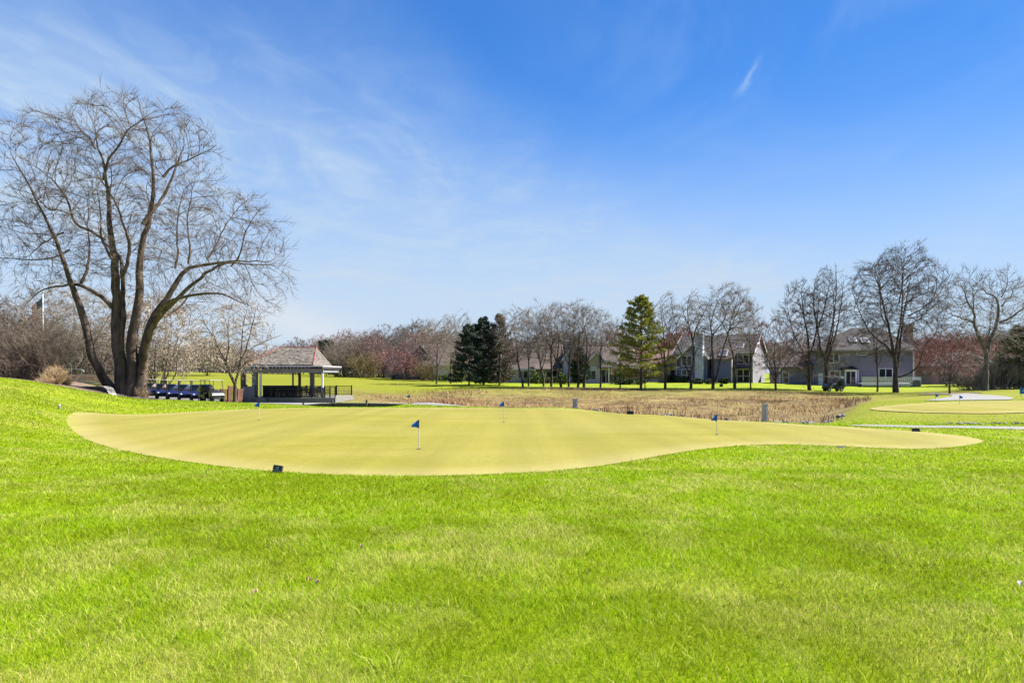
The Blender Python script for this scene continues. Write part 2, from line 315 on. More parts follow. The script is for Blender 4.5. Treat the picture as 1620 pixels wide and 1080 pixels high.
# ------------------------------------------------------------------ ground, greens, paths
def sstep(v, a, b): t = np.clip((v-a)/(b-a), 0, 1); return t*t*(3-2*t)
def zone(x, y):
    px = CX+x/np.maximum(y, 3)*F; nz = (vn(x, y, 9)-.5)
    f = sstep(y+nz*10, 62, 80)*sstep(-px, -800, -640)*(1-sstep(y, 190, 240))
    f = np.maximum(f, sstep(px+nz*60, 1235, 1300)*sstep(y+nz*3, 23.2, 25)*(1-sstep(y+nz*4, 88, 95)))
    f = np.maximum(f, sstep(px, 640, 760)*sstep(y, 80, 84)*(1-sstep(y+nz*3, 89, 93))*.9)
    return f
def turf_mat(name, blades=False):
    m = bpy.data.materials.new(name); m.use_nodes = True; t = m.node_tree; n = t.nodes; l = t.links; b = n['Principled BSDF']
    def A(nm): a = n.new('ShaderNodeAttribute'); a.attribute_name = nm; return a.outputs['Fac']
    def mix(f, a, c):
        x = n.new('ShaderNodeMix'); x.data_type = 'RGBA'
        for s, v in ((x.inputs[0], f), (x.inputs[6], a), (x.inputs[7], c)):
            if isinstance(v, float): s.default_value = v
            elif isinstance(v, tuple): s.default_value = (*v, 1)
            else: l.new(v, s)
        return x.outputs[2]
    def noise(sc, lo, hi, det=4, stretch=(1, 1, 1)):
        tcn = n.new('ShaderNodeTexCoord'); mp = n.new('ShaderNodeMapping'); mp.inputs['Scale'].default_value = stretch; l.new(tcn.outputs['Object'], mp.inputs[0])
        x = n.new('ShaderNodeTexNoise'); x.inputs['Scale'].default_value = sc; x.inputs['Detail'].default_value = det; x.inputs['Roughness'].default_value = .7; l.new(mp.outputs[0], x.inputs['Vector'])
        r = n.new('ShaderNodeMapRange'); l.new(x.outputs[0], r.inputs[0]); r.inputs[1].default_value = lo; r.inputs[2].default_value = hi; return r.outputs[0]
    if blades:
        c = mix(A('tint'), GR['a'], GR['b']); c = mix(A('straw'), c, GR['straw']); c = mix(A('olive'), c, GR['d'])
        l.new(c, b.inputs['Base Color']); b.inputs['Roughness'].default_value = .55; b.inputs['Specular IOR Level'].default_value = .08
        tr = n.new('ShaderNodeBsdfTranslucent'); l.new(c, tr.inputs[0]); ms = n.new('ShaderNodeMixShader'); ms.inputs[0].default_value = .45
        l.new(b.outputs[0], ms.inputs[1]); l.new(tr.outputs[0], ms.inputs[2]); l.new(ms.outputs[0], n['Material Output'].inputs[0])
    else:
        c = mix(noise(1.3, .3, .7), GR['soil1'], GR['soil2'])
        c = mix(noise(.35, .42, .62, 6, (1, .6, 1)), c, GR['d'])
        pt = n.new('ShaderNodeMath'); pt.operation = 'MULTIPLY'; l.new(A('patch'), pt.inputs[0]); pt.inputs[1].default_value = .6
        c = mix(pt.outputs[0], c, GR['thatch'])
        fw = mix(noise(.12, .35, .65, 6, (.5, 1, 1)), GR['fair1'], GR['fair2'])
        fw = mix(noise(1.1, .3, .75, 6), fw, GR['fair3'])
        c = mix(A('zone'), c, fw)
        dr = mix(noise(.5, .35, .65, 8, (.6, 1.4, 1)), GR['dry1'], GR['dry2']); dr = mix(noise(.14, .46, .62, 6), dr, GR['dry3']); dr = mix(noise(.8, .53, .62, 7, (.7, 1, 1)), dr, GR['dry4'])
        c = mix(A('dry'), c, dr)
        l.new(c, b.inputs['Base Color']); b.inputs['Roughness'].default_value = .95; b.inputs['Specular IOR Level'].default_value = .1
        x = n.new('ShaderNodeTexNoise'); x.inputs['Scale'].default_value = 14; x.inputs['Detail'].default_value = 6; tcn = n.new('ShaderNodeTexCoord'); l.new(tcn.outputs['Object'], x.inputs['Vector'])
        bu = n.new('ShaderNodeBump'); bu.inputs['Strength'].default_value = .6; bu.inputs['Distance'].default_value = .05; l.new(x.outputs[0], bu.inputs['Height']); l.new(bu.outputs[0], b.inputs['Normal'])
    return m
GR = dict(a=(.185, .325, .003), b=(.335, .44, .008), d=(.195, .245, .004), straw=(.56, .50, .18), thatch=(.21, .21, .03), soil1=(.11, .16, .005), soil2=(.15, .19, .008),
          fair1=(.125, .14, .008), fair2=(.185, .172, .022), fair3=(.145, .165, .009),
          dry1=(.135, .10, .038), dry2=(.20, .155, .062), dry3=(.105, .066, .034), dry4=(.055, .038, .024))
def geo(a, b, n): return list(np.exp(np.linspace(math.log(a), math.log(b), n)))
_xs = list(np.arange(0, 46, .6))+list(np.arange(46, 150, 2))+geo(151, 2500, 26); gxs = np.array([-v for v in _xs[:0:-1]]+_xs)
gys = np.array([-v for v in geo(2, 400, 14)][::-1]+list(np.arange(-1, 62, .55))+list(np.arange(62, 165, 1.3))+geo(167, 4000, 30))
BASIN = [tuple(G(*p)[:2]) for p in [(532,62),(560,56.5),(620,52.5),(668,48.5),(700,42),(735,38.6),(770,36.2),(800,35.4),(880,35.2),(930,33.4),(1000,30.2),(1050,28.4),(1120,26.7),(1200,25.2),(1255,24.3),(1287,24.6),(1302,27.5),(1318,31.5),(1340,36),(1362,45),(1378,56),(1380,66),(1350,76),(1300,82),(1240,86),(1170,88),(1090,88),(1000,90),(900,92),(820,91),(740,86),(680,83),(600,83),(545,84),(528,76)]]
BASIN = smooth_poly(BASIN, 1)
BP = np.array([(a[0]+(b[0]-a[0])*t, a[1]+(b[1]-a[1])*t) for a, b in zip(BASIN, BASIN[1:]+BASIN[:1]) for t in (0, .25, .5, .75)])
def bdist(x, y):
    x = np.asarray(x, float); y = np.asarray(y, float); d = np.full(x.shape, 1e9)
    for q in BP: d = np.minimum(d, (x-q[0])**2+(y-q[1])**2)
    return np.sqrt(d)
def dryness(x, y):
    s = np.where(inpoly(x, y, BASIN), 1, -1)*bdist(x, y); w = np.where(y > 60, 3.5, .7); n = (vn(x, y, 5)-.5)*2+(vn(x, y, 1.6)-.5)*.8
    return np.clip(.5+(s/w+n*np.where(y > 60, .8, .5))*.5, 0, 1)*np.where(y > 60, 1-(.05+.6*vn(x, y, 9))*sstep(y, 66, 92), 1)
X_, Y_ = np.meshgrid(gxs, gys); Zt = T(X_, Y_); V_ = np.column_stack([X_.ravel(), Y_.ravel(), Zt.ravel()])
nx = len(gxs); ii, jj = np.meshgrid(np.arange(nx-1), np.arange(len(gys)-1)); a_ = (jj*nx+ii).ravel()
me = np_mesh('ground', V_, np.column_stack([a_, a_+1, a_+nx+1, a_+nx]), smooth=True)
for nm, val in (('patch', patch(X_, Y_)), ('zone', zone(X_, Y_)), ('dry', dryness(X_, Y_))):
    at = me.attributes.new(nm, 'FLOAT', 'POINT'); at.data.foreach_set('value', val.ravel().astype(np.float32))
ground = tag(link('ground', me, turf_mat('turf')), kind='structure')

gb = [(107,664),(130,660),(200,658),(270,654),(330,650),(400,646.5),(480,645),(600,645),(700,645),(800,645),(900,645.5),(960,648),(1050,653),(1150,660),(1250,668),(1350,676),(1440,682),(1520,689),(1555,696)]
gf = [(1558,700),(1530,706),(1480,710.5),(1420,711),(1360,708),(1300,706),(1240,703.5),(1190,704),(1130,709),(1070,717),(1010,728),(950,738),(880,746),(800,750),(720,753),(640,754),(560,753),(480,750),(400,744.5),(330,736),(260,726),(200,715),(150,702),(120,688),(104,675)]
def flatU(px, py): Y = CZ*F/(py-H0); return ((px-CX)*Y/F, Y)
GREEN = smooth_poly([flatU(*p) for p in gb+gf], 2)
GREEN2 = smooth_poly([U(*p, ymin=24) for p in [(1372,647),(1420,641),(1480,637),(1540,635),(1620,634.5),(1720,637),(1760,642),(1700,648),(1620,653.5),(1560,655),(1490,654),(1430,652.5),(1385,650)]], 2)
def green_mat():
    m = mat('putting_turf', (.175, .166, .013), .9, (.235, .204, .040), .5, detail=7, stretch=(.35, 1.3, 1), spec=.12, lo=.3, hi=.68)
    t = m.node_tree; n = t.nodes; l = t.links; b = n['Principled BSDF']; src = b.inputs['Base Color'].links[0].from_socket
    tcn = n.new('ShaderNodeTexCoord'); x = n.new('ShaderNodeTexNoise'); x.inputs['Scale'].default_value = 9; x.inputs['Detail'].default_value = 8; x.inputs['Roughness'].default_value = .75
    l.new(tcn.outputs['Object'], x.inputs['Vector']); r = n.new('ShaderNodeMapRange'); l.new(x.outputs[0], r.inputs[0]); r.inputs[1].default_value = .35; r.inputs[2].default_value = .7
    w = n.new('ShaderNodeTexNoise'); w.inputs['Scale'].default_value = .13; w.inputs['Detail'].default_value = 3; l.new(tcn.outputs['Object'], w.inputs['Vector'])
    r2 = n.new('ShaderNodeMapRange'); l.new(w.outputs[0], r2.inputs[0]); r2.inputs[1].default_value = .38; r2.inputs[2].default_value = .6; r2.inputs[4].default_value = .75
    mz = n.new('ShaderNodeMix'); mz.data_type = 'RGBA'; l.new(r2.outputs[0], mz.inputs[0]); l.new(src, mz.inputs[6]); mz.inputs[7].default_value = (.23, .205, .046, 1)
    my = n.new('ShaderNodeMix'); my.data_type = 'RGBA'; my.blend_type = 'MULTIPLY'; my.inputs[0].default_value = .25; l.new(mz.outputs[2], my.inputs[6]); l.new(r.outputs[0], my.inputs[7]); 
    at_ = n.new('ShaderNodeAttribute'); at_.attribute_name = 'rim'; mr = n.new('ShaderNodeMix'); mr.data_type = 'RGBA'; l.new(at_.outputs['Fac'], mr.inputs[0]); l.new(my.outputs[2], mr.inputs[6]); mr.inputs[7].default_value = (.245, .212, .075, 1)
    wv = n.new('ShaderNodeTexNoise'); wv.inputs['Scale'].default_value = .9; wv.inputs['Detail'].default_value = 2; mp2 = n.new('ShaderNodeMapping'); mp2.inputs['Rotation'].default_value = (0, 0, .5); mp2.inputs['Scale'].default_value = (1, .06, 1); l.new(tcn.outputs['Object'], mp2.inputs[0]); l.new(mp2.outputs[0], wv.inputs['Vector'])
    r3 = n.new('ShaderNodeMapRange'); l.new(wv.outputs[0], r3.inputs[0]); r3.inputs[1].default_value = .38; r3.inputs[2].default_value = .62; r3.inputs[3].default_value = .93; r3.inputs[4].default_value = 1.07
    ml2 = n.new('ShaderNodeVectorMath'); ml2.operation = 'SCALE'; l.new(mr.outputs[2], ml2.inputs[0]); l.new(r3.outputs[0], ml2.inputs['Scale'])
    l.new(ml2.outputs[0], b.inputs['Base Color'])
    return m
gm = green_mat()
def rim(o, poly, w):
    co = np.array([v.co[:2] for v in o.data.vertices]); Q = np.array([(a[0]+(b[0]-a[0])*t, a[1]+(b[1]-a[1])*t) for a, b in zip(poly, poly[1:]+poly[:1]) for t in (0, .5)]); d = np.full(len(co), 1e9)
    for q in Q: d = np.minimum(d, ((co-q)**2).sum(1))
    at = o.data.attributes.new('rim', 'FLOAT', 'POINT'); at.data.foreach_set('value', (np.clip(1.25-np.sqrt(d)/w, 0, 1)*.8).astype(np.float32))
rim(sheet('putting_green', GREEN, .014, gm, .4), GREEN, .9)
rim(sheet('putting_green', GREEN2, .03, gm, .6), GREEN2, .9)
# a collar of closer cut turf round the second green
conc = mat('concrete', (.155, .15, .14), .9, (.20, .195, .185), 1.5, bump=.2)
PATH1 = [U(*p) for p in [(1338,672.6),(1400,672.6),(1500,674),(1620,675.6),(1760,677),(1900,678)]]+[U(*p) for p in [(1900,685),(1760,682.5),(1620,680),(1500,677.5),(1400,675.5),(1350,674)]]
sheet('path', PATH1, .02, conc, .5)
PATH2 = smooth_poly([U(*p, ymin=30) for p in [(1440,621.4),(1490,621.8),(1540,622.6),(1585,626.4),(1608,631.2),(1590,633),(1540,633.2),(1456,634.6),(1480,631.6),(1508,627.4),(1504,624.6),(1480,622.8)]], 1)
sheet('path', PATH2, .035, conc, .6)
# concrete apron that runs from the patio past the low wall and down to the basin
PATH3 = [G(*p)[:2] for p in [(372,57),(400,55.5),(470,50.5),(530,47),(600,45),(648,43.5),(652,37.5),(690,35.6),(745,35.2),(736,38.5),(700,41),(672,46),(640,50),(600,53),(540,58),(536,62),(400,60)]]
sheet('path', [tuple(p) for p in PATH3], .03, conc, .6)
MULCH = [tuple(G(*p)[:2]) for p in [(-60,36.5),(0,35.6),(50,35.4),(90,35.4),(120,36.5),(150,39),(172,41.5),(200,42.6),(240,42.6),(262,45),(250,49),(200,50),(150,50.5),(90,50.5),(0,52),(-60,52)]]
bark_mulch = mat('bark_mulch', (.085, .055, .04), .95, (.20, .14, .10), 5, bump=.8)
sheet('mulch_bed', smooth_poly(MULCH, 1), .03, bark_mulch, .6)
ISLE = [(G(1503, 70).x+2.6*math.cos(a)*1.2, 70+2.2*math.sin(a)) for a in np.linspace(0, 6.28, 18)[:-1]]
sheet('mulch_bed', ISLE, .04, bark_mulch, .5)
PAVE = [tuple(G(*p)[:2]) for p in [(205,57.5),(300,55.2),(352,54.5),(372,57),(380,62),(330,72),(200,74)]]
sheet('cart_park', PAVE, .03, mat('asphalt', (.09, .085, .08), .9, (.14, .13, .12), 2), .8)

# ------------------------------------------------------------------ turf blades, near to far
def blades(name, xs, ys, h, w, lean, rs, m, straw, tint, olive=None, zoff=0.0, segs=2, up=1.0):
    up = up+0*xs
    n = len(xs); z = T(xs, ys)+zoff; a = rs.rand(n)*6.28318; la = rs.rand(n)*6.28318
    dx = np.cos(a)*w/2; dy = np.sin(a)*w/2; lx = np.cos(la)*lean*h; ly = np.sin(la)*lean*h
    B = np.column_stack([xs, ys, z]); D = np.column_stack([dx, dy, 0*dx])
    m1 = np.column_stack([lx*.32, ly*.32, h*.62*up]); m2 = np.column_stack([lx, ly, h*up])
    V = np.stack([B-D, B+D, B+m1+D*.8, B+m1-D*.8, B+m2], 1).reshape(-1, 3); k = np.arange(n)*5
    me = np_mesh(name, V, np.column_stack([k, k+1, k+2, k+3]), np.column_stack([k+3, k+2, k+4]))
    # straw, tint and olive shares of each blade's colour
    for nm, val in (('straw', straw), ('tint', tint), ('olive', olive if olive is not None else np.zeros(n))):
        at = me.attributes.new(nm, 'FLOAT', 'POINT'); at.data.foreach_set('value', np.repeat(val, 5).astype(np.float32))
    return tag(link(name, me, m), kind='stuff')
rs = np.random.RandomState(11)
def scatter(y0, y1, dens, pxl=-60, pxr=1680, pw=1.0):
    n = int(dens*(pxr-pxl)/F*(y1*y1-y0*y0)/2); y = np.sqrt(rs.rand(n)*(y1*y1-y0*y0)+y0*y0); x = (pxl+rs.rand(n)*(pxr-pxl)-CX)*y/F; return x, y
bx, by, bd = [], [], []
for y0, y1, d in ((3.2, 5.2, 7200), (5.2, 8, 4200), (8, 12, 2100), (12, 18, 850), (18, 27, 340), (27, 46, 110)):
    x, y = scatter(y0, y1, d); bx.append(x); by.append(y)
bx = np.concatenate(bx); by = np.concatenate(by)
ok = ~(inpoly(bx, by, GREEN)|inpoly(bx, by, GREEN2)|inpoly(bx, by, PATH1)|inpoly(bx, by, BASIN)|inpoly(bx, by, PATH3)|inpoly(bx, by, PATH2)|inpoly(bx, by, MULCH))
zf = zone(bx, by); ok &= rs.rand(len(bx)) > zf*.75
bx = bx[ok]; by = by[ok]; zf = zf[ok]; nb_ = len(bx); pt = patch(bx, by)
straw = (rs.rand(nb_) < .06+.40*pt)*(.4+.6*rs.rand(nb_)); straw = np.clip(straw+.14*pt, 0, 1)
tuft = vn(bx, by, .16); big = vn(bx+9, by, 1.1)
hh = (.022+.026*rs.rand(nb_)+.016*tuft+.010*big)*(1-.5*zf)*np.where(rs.rand(nb_) < .03, 1.5, 1.0)*np.where(by < 9, 1, .9)
ww = np.maximum(.0029, by*.00078)*(.7+.6*rs.rand(nb_))
olive = np.clip(.7*np.exp(-((CX+bx/by*F+20)/300)**2-((by-27)/10)**2)+(vn(bx-20, by+9, 1.7)*.3+vn(bx, by, .4)*.4+.3*rs.rand(nb_)-.46)*3.0, 0, .65)
blades('grass', bx, by, hh, ww, (.5+.9*rs.rand(nb_)**1.3), rs, turf_mat('grass_blades', True), straw, rs.rand(nb_), olive)
# ragged longer tufts in the foreground turf
tx, ty = scatter(3.4, 11, 2.4); 
px_ = []; py_ = []
for x, y in zip(tx, ty):
    k = rs.randint(10, 34); s = .03+.05*rs.rand(); px_.append(x+rs.randn(k)*s*1.6); py_.append(y+rs.randn(k)*s)
px_ = np.concatenate(px_); py_ = np.concatenate(py_); ok = ~inpoly(px_, py_, GREEN); px_ = px_[ok]; py_ = py_[ok]; n_ = len(px_)
blades('long_grass', px_, py_, .07+.05*rs.rand(n_), .004+.003*rs.rand(n_), .5+.9*rs.rand(n_), rs, bpy.data.materials['grass_blades'], (rs.rand(n_) < .3)*.7+.15*rs.rand(n_), .4+.6*rs.rand(n_), 0*px_, 0)
# dry reeds and matted stems over the basin
bxs = [p[0] for p in BASIN]; n_ = 230000
x = min(bxs)+rs.rand(n_)*(max(bxs)-min(bxs)); y = 24+rs.rand(n_)**1.3*70; k = inpoly(x, y, BASIN); x = x[k]; y = y[k]; n_ = len(x)
cl = vn(x, y, 3.1)*.55+vn(x, y, 1.0)*.45; mat_ = vn(x+40, y, 5.5)
keep = rs.rand(n_) < np.clip((cl-.22)*2.6, .12, 1); x = x[keep]; y = y[keep]; cl = cl[keep]; mat_ = mat_[keep]; n_ = len(x)
bd_ = bdist(x, y); edge = np.clip(bd_/(3+4*vn(x, y, 4)), .12, 1)*(1-.5*sstep(y, 70, 88)); kk = rs.rand(n_) < np.clip(bd_/2.5, .1, 1)*(1-.6*sstep(y, 62, 86))*np.where(vn(x, y, 4.2)+.4*vn(x, y, 1.3) > .62, 1, .4)
x, y, cl, mat_, edge = x[kk], y[kk], cl[kk], mat_[kk], edge[kk]; n_ = len(x)
hgt = (.07+.30*rs.rand(n_)**1.6*cl+.30*np.clip(cl-.5, 0, 1))*edge*(1+.9*(vn(x, y, 6) > .66))


reed = mat('dry_reeds', (.46, .35, .15), .8, (.25, .16, .075), .22, detail=6, trans=.25, lo=.36, hi=.66)
blades('dry_reeds', x, y, hgt, np.maximum(.02, y*.0007)*(.6+.8*rs.rand(n_)), .5+1.3*rs.rand(n_)+np.where(mat_ < .5, 2.2, 0), rs, reed, 0*x, 0*x, up=np.where((mat_ < .5) | (y < 48), .38, .8))
n2_ = 26000; x = min(bxs)+rs.rand(n2_)*(max(bxs)-min(bxs)); y = 24+rs.rand(n2_)*62; k = inpoly(x, y, BASIN) & (vn(x, y, 6) > .64); x = x[k]; y = y[k]; n2_ = len(x)
blades('red_stems', x, y, .22+.3*rs.rand(n2_), .03+0*x, .3+.4*rs.rand(n2_), rs, mat('reddish_stems', (.22, .11, .065), .85, (.33, .19, .11), 1.0), 0*x, 0*x)
# ------------------------------------------------------------------ trees
def tubes(polys, sides_of, rmin=0.0):
    groups = {}
    for P, R, lv in polys: groups.setdefault((len(P), sides_of(lv)), []).append((P, R))
    VV, QQ, off = [], [], 0
    for (n, s), L in groups.items():
        P = np.array([a for a, b in L]); R = np.maximum(np.array([b for a, b in L]), rmin); K = len(L)
        t = np.gradient(P, axis=1); t /= np.linalg.norm(t, axis=2, keepdims=True)+1e-9
        ref = np.tile(np.array([.31, .92, .13]), (K, n, 1)); mk = np.abs((t*ref).sum(2)) > .93; ref[mk] = (.9, -.2, .3)
        u = np.cross(t, ref); u /= np.linalg.norm(u, axis=2, keepdims=True)+1e-9; w = np.cross(t, u)
        a = np.arange(s)*2*np.pi/s; r = R[:, :, None, None]
        V = P[:, :, None, :]+r*(u[:, :, None, :]*np.cos(a)[None, None, :, None]+w[:, :, None, :]*np.sin(a)[None, None, :, None])
        VV.append(V.reshape(-1, 3)); base = off+(np.arange(K)*n*s)[:, None, None]; i = np.arange(n-1)[None, :, None]; j = np.arange(s)[None, None, :]; j2 = (j+1) % s
        q = np.stack(np.broadcast_arrays(base+i*s+j, base+i*s+j2, base+(i+1)*s+j2, base+(i+1)*s+j), -1).reshape(-1, 4); QQ.append(q); off += K*n*s
    return np.concatenate(VV), np.concatenate(QQ)
def nrm(v):
    l = math.sqrt(v[0]*v[0]+v[1]*v[1]+v[2]*v[2])+1e-9; return (v[0]/l, v[1]/l, v[2]/l)
def perp(R, d):
    v = (R.gauss(0, 1), R.gauss(0, 1), R.gauss(0, 1)); k = v[0]*d[0]+v[1]*d[1]+v[2]*d[2]; return nrm((v[0]-k*d[0], v[1]-k*d[1], v[2]-k*d[2]))
DEF = dict(n=[9, 7, 6, 4], len=[.42, .45, .5, .5], ang=[42, 45, 45, 45], wig=[.10, .16, .2, .22], up=[.10, .10, .06, .02], seg=[6, 4, 3, 2], t0=[.25, .2, .15, .15], rr=[.5, .5, .55, .6], rmin=.006, grav=0)
def kids(R, out, pts, rad, L, lvl, P, mx):
    if lvl >= mx: return
    n = P['n'][lvl]; n = max(1, int(n*(.8+.4*R.random())+.5)); m = len(pts)
    for i in range(n):
        t = P['t0'][lvl]+(1-P['t0'][lvl])*((i+R.random())/n); t = min(t, .999); f = t*(m-1); k = int(f); a = f-k; A = pts[k]; B = pts[k+1]
        p = (A[0]+(B[0]-A[0])*a, A[1]+(B[1]-A[1])*a, A[2]+(B[2]-A[2])*a); r = rad[k]*(1-a)+rad[k+1]*a
        d = nrm((B[0]-A[0], B[1]-A[1], B[2]-A[2])); q = perp(R, d)
        if q[2] < -.3 and R.random() < .8: q = (q[0], q[1], -q[2])
        an = math.radians(P['ang'][lvl]*(.65+.6*R.random())*(1-.35*t)); c = math.cos(an); s = math.sin(an)
        grow(R, out, p, nrm((d[0]*c+q[0]*s, d[1]*c+q[1]*s, d[2]*c+q[2]*s)), L*P['len'][lvl]*(.6+.7*R.random())*(1.2-(.85 if lvl == 0 else .55)*t), r*P['rr'][lvl]*(.75+.4*R.random()), lvl+1, P, mx)
def grow(R, out, p, d, L, r, lvl, P, mx):
    li = min(lvl, len(P['wig'])-1); n = P['seg'][min(lvl-1, len(P['seg'])-1)]; pts = [p]; rad = [r]; wg = P['wig'][li]; up = P['up'][li]; rt = max(P['rmin']*.6, r*.25)
    for i in range(n):
        d = nrm((d[0]+R.gauss(0, wg), d[1]+R.gauss(0, wg), d[2]+R.gauss(0, wg)+up)); h = L/n
        p = (p[0]+d[0]*h, p[1]+d[1]*h, p[2]+d[2]*h); pts.append(p); rad.append(r+(rt-r)*(i+1)/n)
    out.append((pts, [max(x, P['rmin']) for x in rad], lvl)); kids(R, out, pts, rad, L, lvl, P, mx)
def densify(pts, rad, R, step, jit):
    P = [np.array(p, float) for p in pts]; n = len(P); o = []; rr = []
    for i in range(n-1):
        p0 = P[max(i-1, 0)]; p1 = P[i]; p2 = P[i+1]; p3 = P[min(i+2, n-1)]; k = max(1, int(np.linalg.norm(p2-p1)/step+.5))
        for j in range(k):
            t = j/k; q = .5*((2*p1)+(-p0+p2)*t+(2*p0-5*p1+4*p2-p3)*t*t+(-p0+3*p1-3*p2+p3)*t**3)
            if i or j: q = q+np.array([R.gauss(0, jit) for _ in range(3)])
            o.append(tuple(q)); rr.append(rad[i]*(1-t)+rad[i+1]*t)
    o.append(tuple(P[-1])); rr.append(rad[-1]); return o, rr
def bark(c1=(.055, .040, .032), c2=(.125, .095, .075), key='bark'): return mat(key, c1, .95, c2, 3.0, bump=.7, bscale=9, stretch=(1, 1, .35), detail=7)
BK = bark(); BK2 = bark((.085, .072, .062), (.17, .145, .12), 'bark_grey'); TW = mat('twigs', (.075, .055, .044), .9, (.135, .102, .08), 1.5); TW2 = mat('twigs_grey', (.15, .122, .098), .9, (.23, .19, .155), 1.5); TWR = mat('twigs_red', (.15, .08, .07), .9, (.22, .13, .115), 1.5)
BKD = bark((.032, .022, .019), (.105, .075, .06), 'bark_dark')
def cards(pts, n, size, R, spread, aspect=.6):
    rs_ = np.random.RandomState(R.randint(0, 99999)); P = np.asarray(pts); i = rs_.randint(0, len(P), n); c = P[i]+rs_.randn(n, 3)*spread
    u = rs_.randn(n, 3); u /= np.linalg.norm(u, axis=1, keepdims=True); v = np.cross(u, rs_.randn(n, 3)); v /= np.linalg.norm(v, axis=1, keepdims=True)
    s = size*(.5+rs_.rand(n, 1)); u = u*s; v = v*s*aspect; V = np.stack([c-u*.5, c+v*.5, c+u*.5, c-v*.5], 1).reshape(-1, 3); k = np.arange(n)*4
    return V, np.column_stack([k, k+1, k+2, k+3])
def fill_crown(seed, out, limbs_, envs, natt, D=.4, di=4.5, dk=.75, rt=.009, ex=1.95, twig=(3, .5), rmax=.12, upb=.30, wob=.11):
    """grow fine branches from the limbs until they fill the crown's envelope evenly (space colonisation)"""
    rs_ = np.random.RandomState(seed); vol = np.array([e[3]*e[4]*e[5] for e in envs]); A = []
    for e, v in zip(envs, vol):
        n = int(natt*v/vol.sum()); d = rs_.randn(n, 3); d /= np.linalg.norm(d, axis=1, keepdims=True); A.append(d*(rs_.rand(n, 1)**.31)*np.array(e[3:6])+np.array(e[:3]))
    A = []
    for e, v in zip(envs, vol):
        n = int(natt*1.25*v/vol.sum()); d = rs_.randn(n, 3); d /= np.linalg.norm(d, axis=1, keepdims=True); f_ = rs_.rand(3)*6; lump = 1+.13*np.sin(d[:, 0]*5+f_[0])*np.sin(d[:, 2]*6+f_[1])+.08*np.sin(d[:, 1]*9+d[:, 2]*7+f_[2])
        A.append(d*(rs_.rand(n, 1)**.33)*lump[:, None]*np.array(e[3:6])+np.array(e[:3]))
    A = np.concatenate(A); sc_ = 9./max(4., max(e[5] for e in envs)); f_ = rs_.rand(6)*6
    dn = np.sin(A[:, 0]*sc_+f_[0])*np.sin(A[:, 1]*sc_+f_[1])+np.sin(A[:, 2]*sc_*1.2+f_[2])*np.sin((A[:, 0]-A[:, 1])*sc_*.8+f_[3]); A = A[(dn > -.75) | (rs_.rand(len(A)) < .3)]; P = []; LR = []
    for pts, rad in limbs_: P += list(pts); LR += list(rad)
    P = np.array(P); LR = np.array(LR); n0 = len(P); par = [-1]*n0; nch = [0]*n0; dirs = np.zeros((n0, 3)); dirs[:, 2] = .3
    near = np.zeros(len(A), int); dist = np.full(len(A), 1e9)
    def upd(idx):
        nonlocal near, dist
        for k in range(0, len(idx), 400):
            J = idx[k:k+400]; dd = np.linalg.norm(A[:, None]-P[None, J], axis=2); m = dd.argmin(1); v = dd[np.arange(len(A)), m]; w = v < dist; near[w] = J[m[w]]; dist[w] = v[w]
    upd(np.arange(n0)); cen = np.mean([e[:3] for e in envs], axis=0)
    for it in range(90):
        k = dist > dk; A = A[k]; near = near[k]; dist = dist[k]
        if len(A) < 5: break
        act = dist < (di if it else 99)
        if not act.any(): act = dist < di*2.5
        if not act.any(): break
        u, inv = np.unique(near[act], return_inverse=True); v = (A[act]-P[near[act]])/dist[act][:, None]; S = np.zeros((len(u), 3)); np.add.at(S, inv, v); S /= np.linalg.norm(S, axis=1, keepdims=True)+1e-6
        ow = P[u]-cen; ow /= np.linalg.norm(ow, axis=1, keepdims=True)+.5; S = S+rs_.randn(len(u), 3)*wob+dirs[u]*1.1+ow*.4; S[:, 2] += upb; S /= np.linalg.norm(S, axis=1, keepdims=True)+1e-6
        ok = np.array([nch[a] < (3 if a >= n0 else 2) for a in u]); 
        if not ok.any(): 
            rem = np.isin(near, u); A = A[~rem]; near = near[~rem]; dist = dist[~rem]; continue
        bad = u[~ok]; rem = np.isin(near, bad); u2 = u[ok]; S = S[ok]; base = len(P); P = np.concatenate([P, P[u2]+S*D]); dirs = np.concatenate([dirs, S]); par += list(u2)
        for a in u2: nch[a] += 1
        nch += [0]*len(u2); upd(np.arange(base, len(P)))
        rem &= np.isin(near, bad); A = A[~rem]; near = near[~rem]; dist = dist[~rem]
    N_ = len(P); ch = [[] for _ in range(N_)]
    for j in range(n0, N_): ch[par[j]].append(j)
    r = np.zeros(N_)
    for j in range(N_-1, n0-1, -1): r[j] = rt if not ch[j] else sum(r[c]**ex for c in ch[j])**(1/ex)
    R = random.Random(seed); st_ = [(a, c) for a in range(n0) for c in ch[a]]
    while st_:
        a, c = st_.pop(); pts = [tuple(P[a])]; cap = (LR[a]*.7 if a < n0 else 9); rad = [min(r[c]*1.05, cap, rmax)]
        while True:
            pts.append(tuple(P[c])); rad.append(min(r[c], cap, rmax)); kk = sorted(ch[c], key=lambda q: -r[q])
            for q in kk[1:]: st_.append((c, q))
            if not kk: break
            c = kk[0]
        rad[-1] = rt*.7
        if len(pts) > 3:
            Q = np.array(pts); Q[1:-1] = Q[1:-1]*.5+(Q[:-2]+Q[2:])*.25; pts = [tuple(q) for q in Q]
        out.append((pts, rad, 2))
    tips = np.nonzero(r[n0:] < rt*2.2)[0]+n0
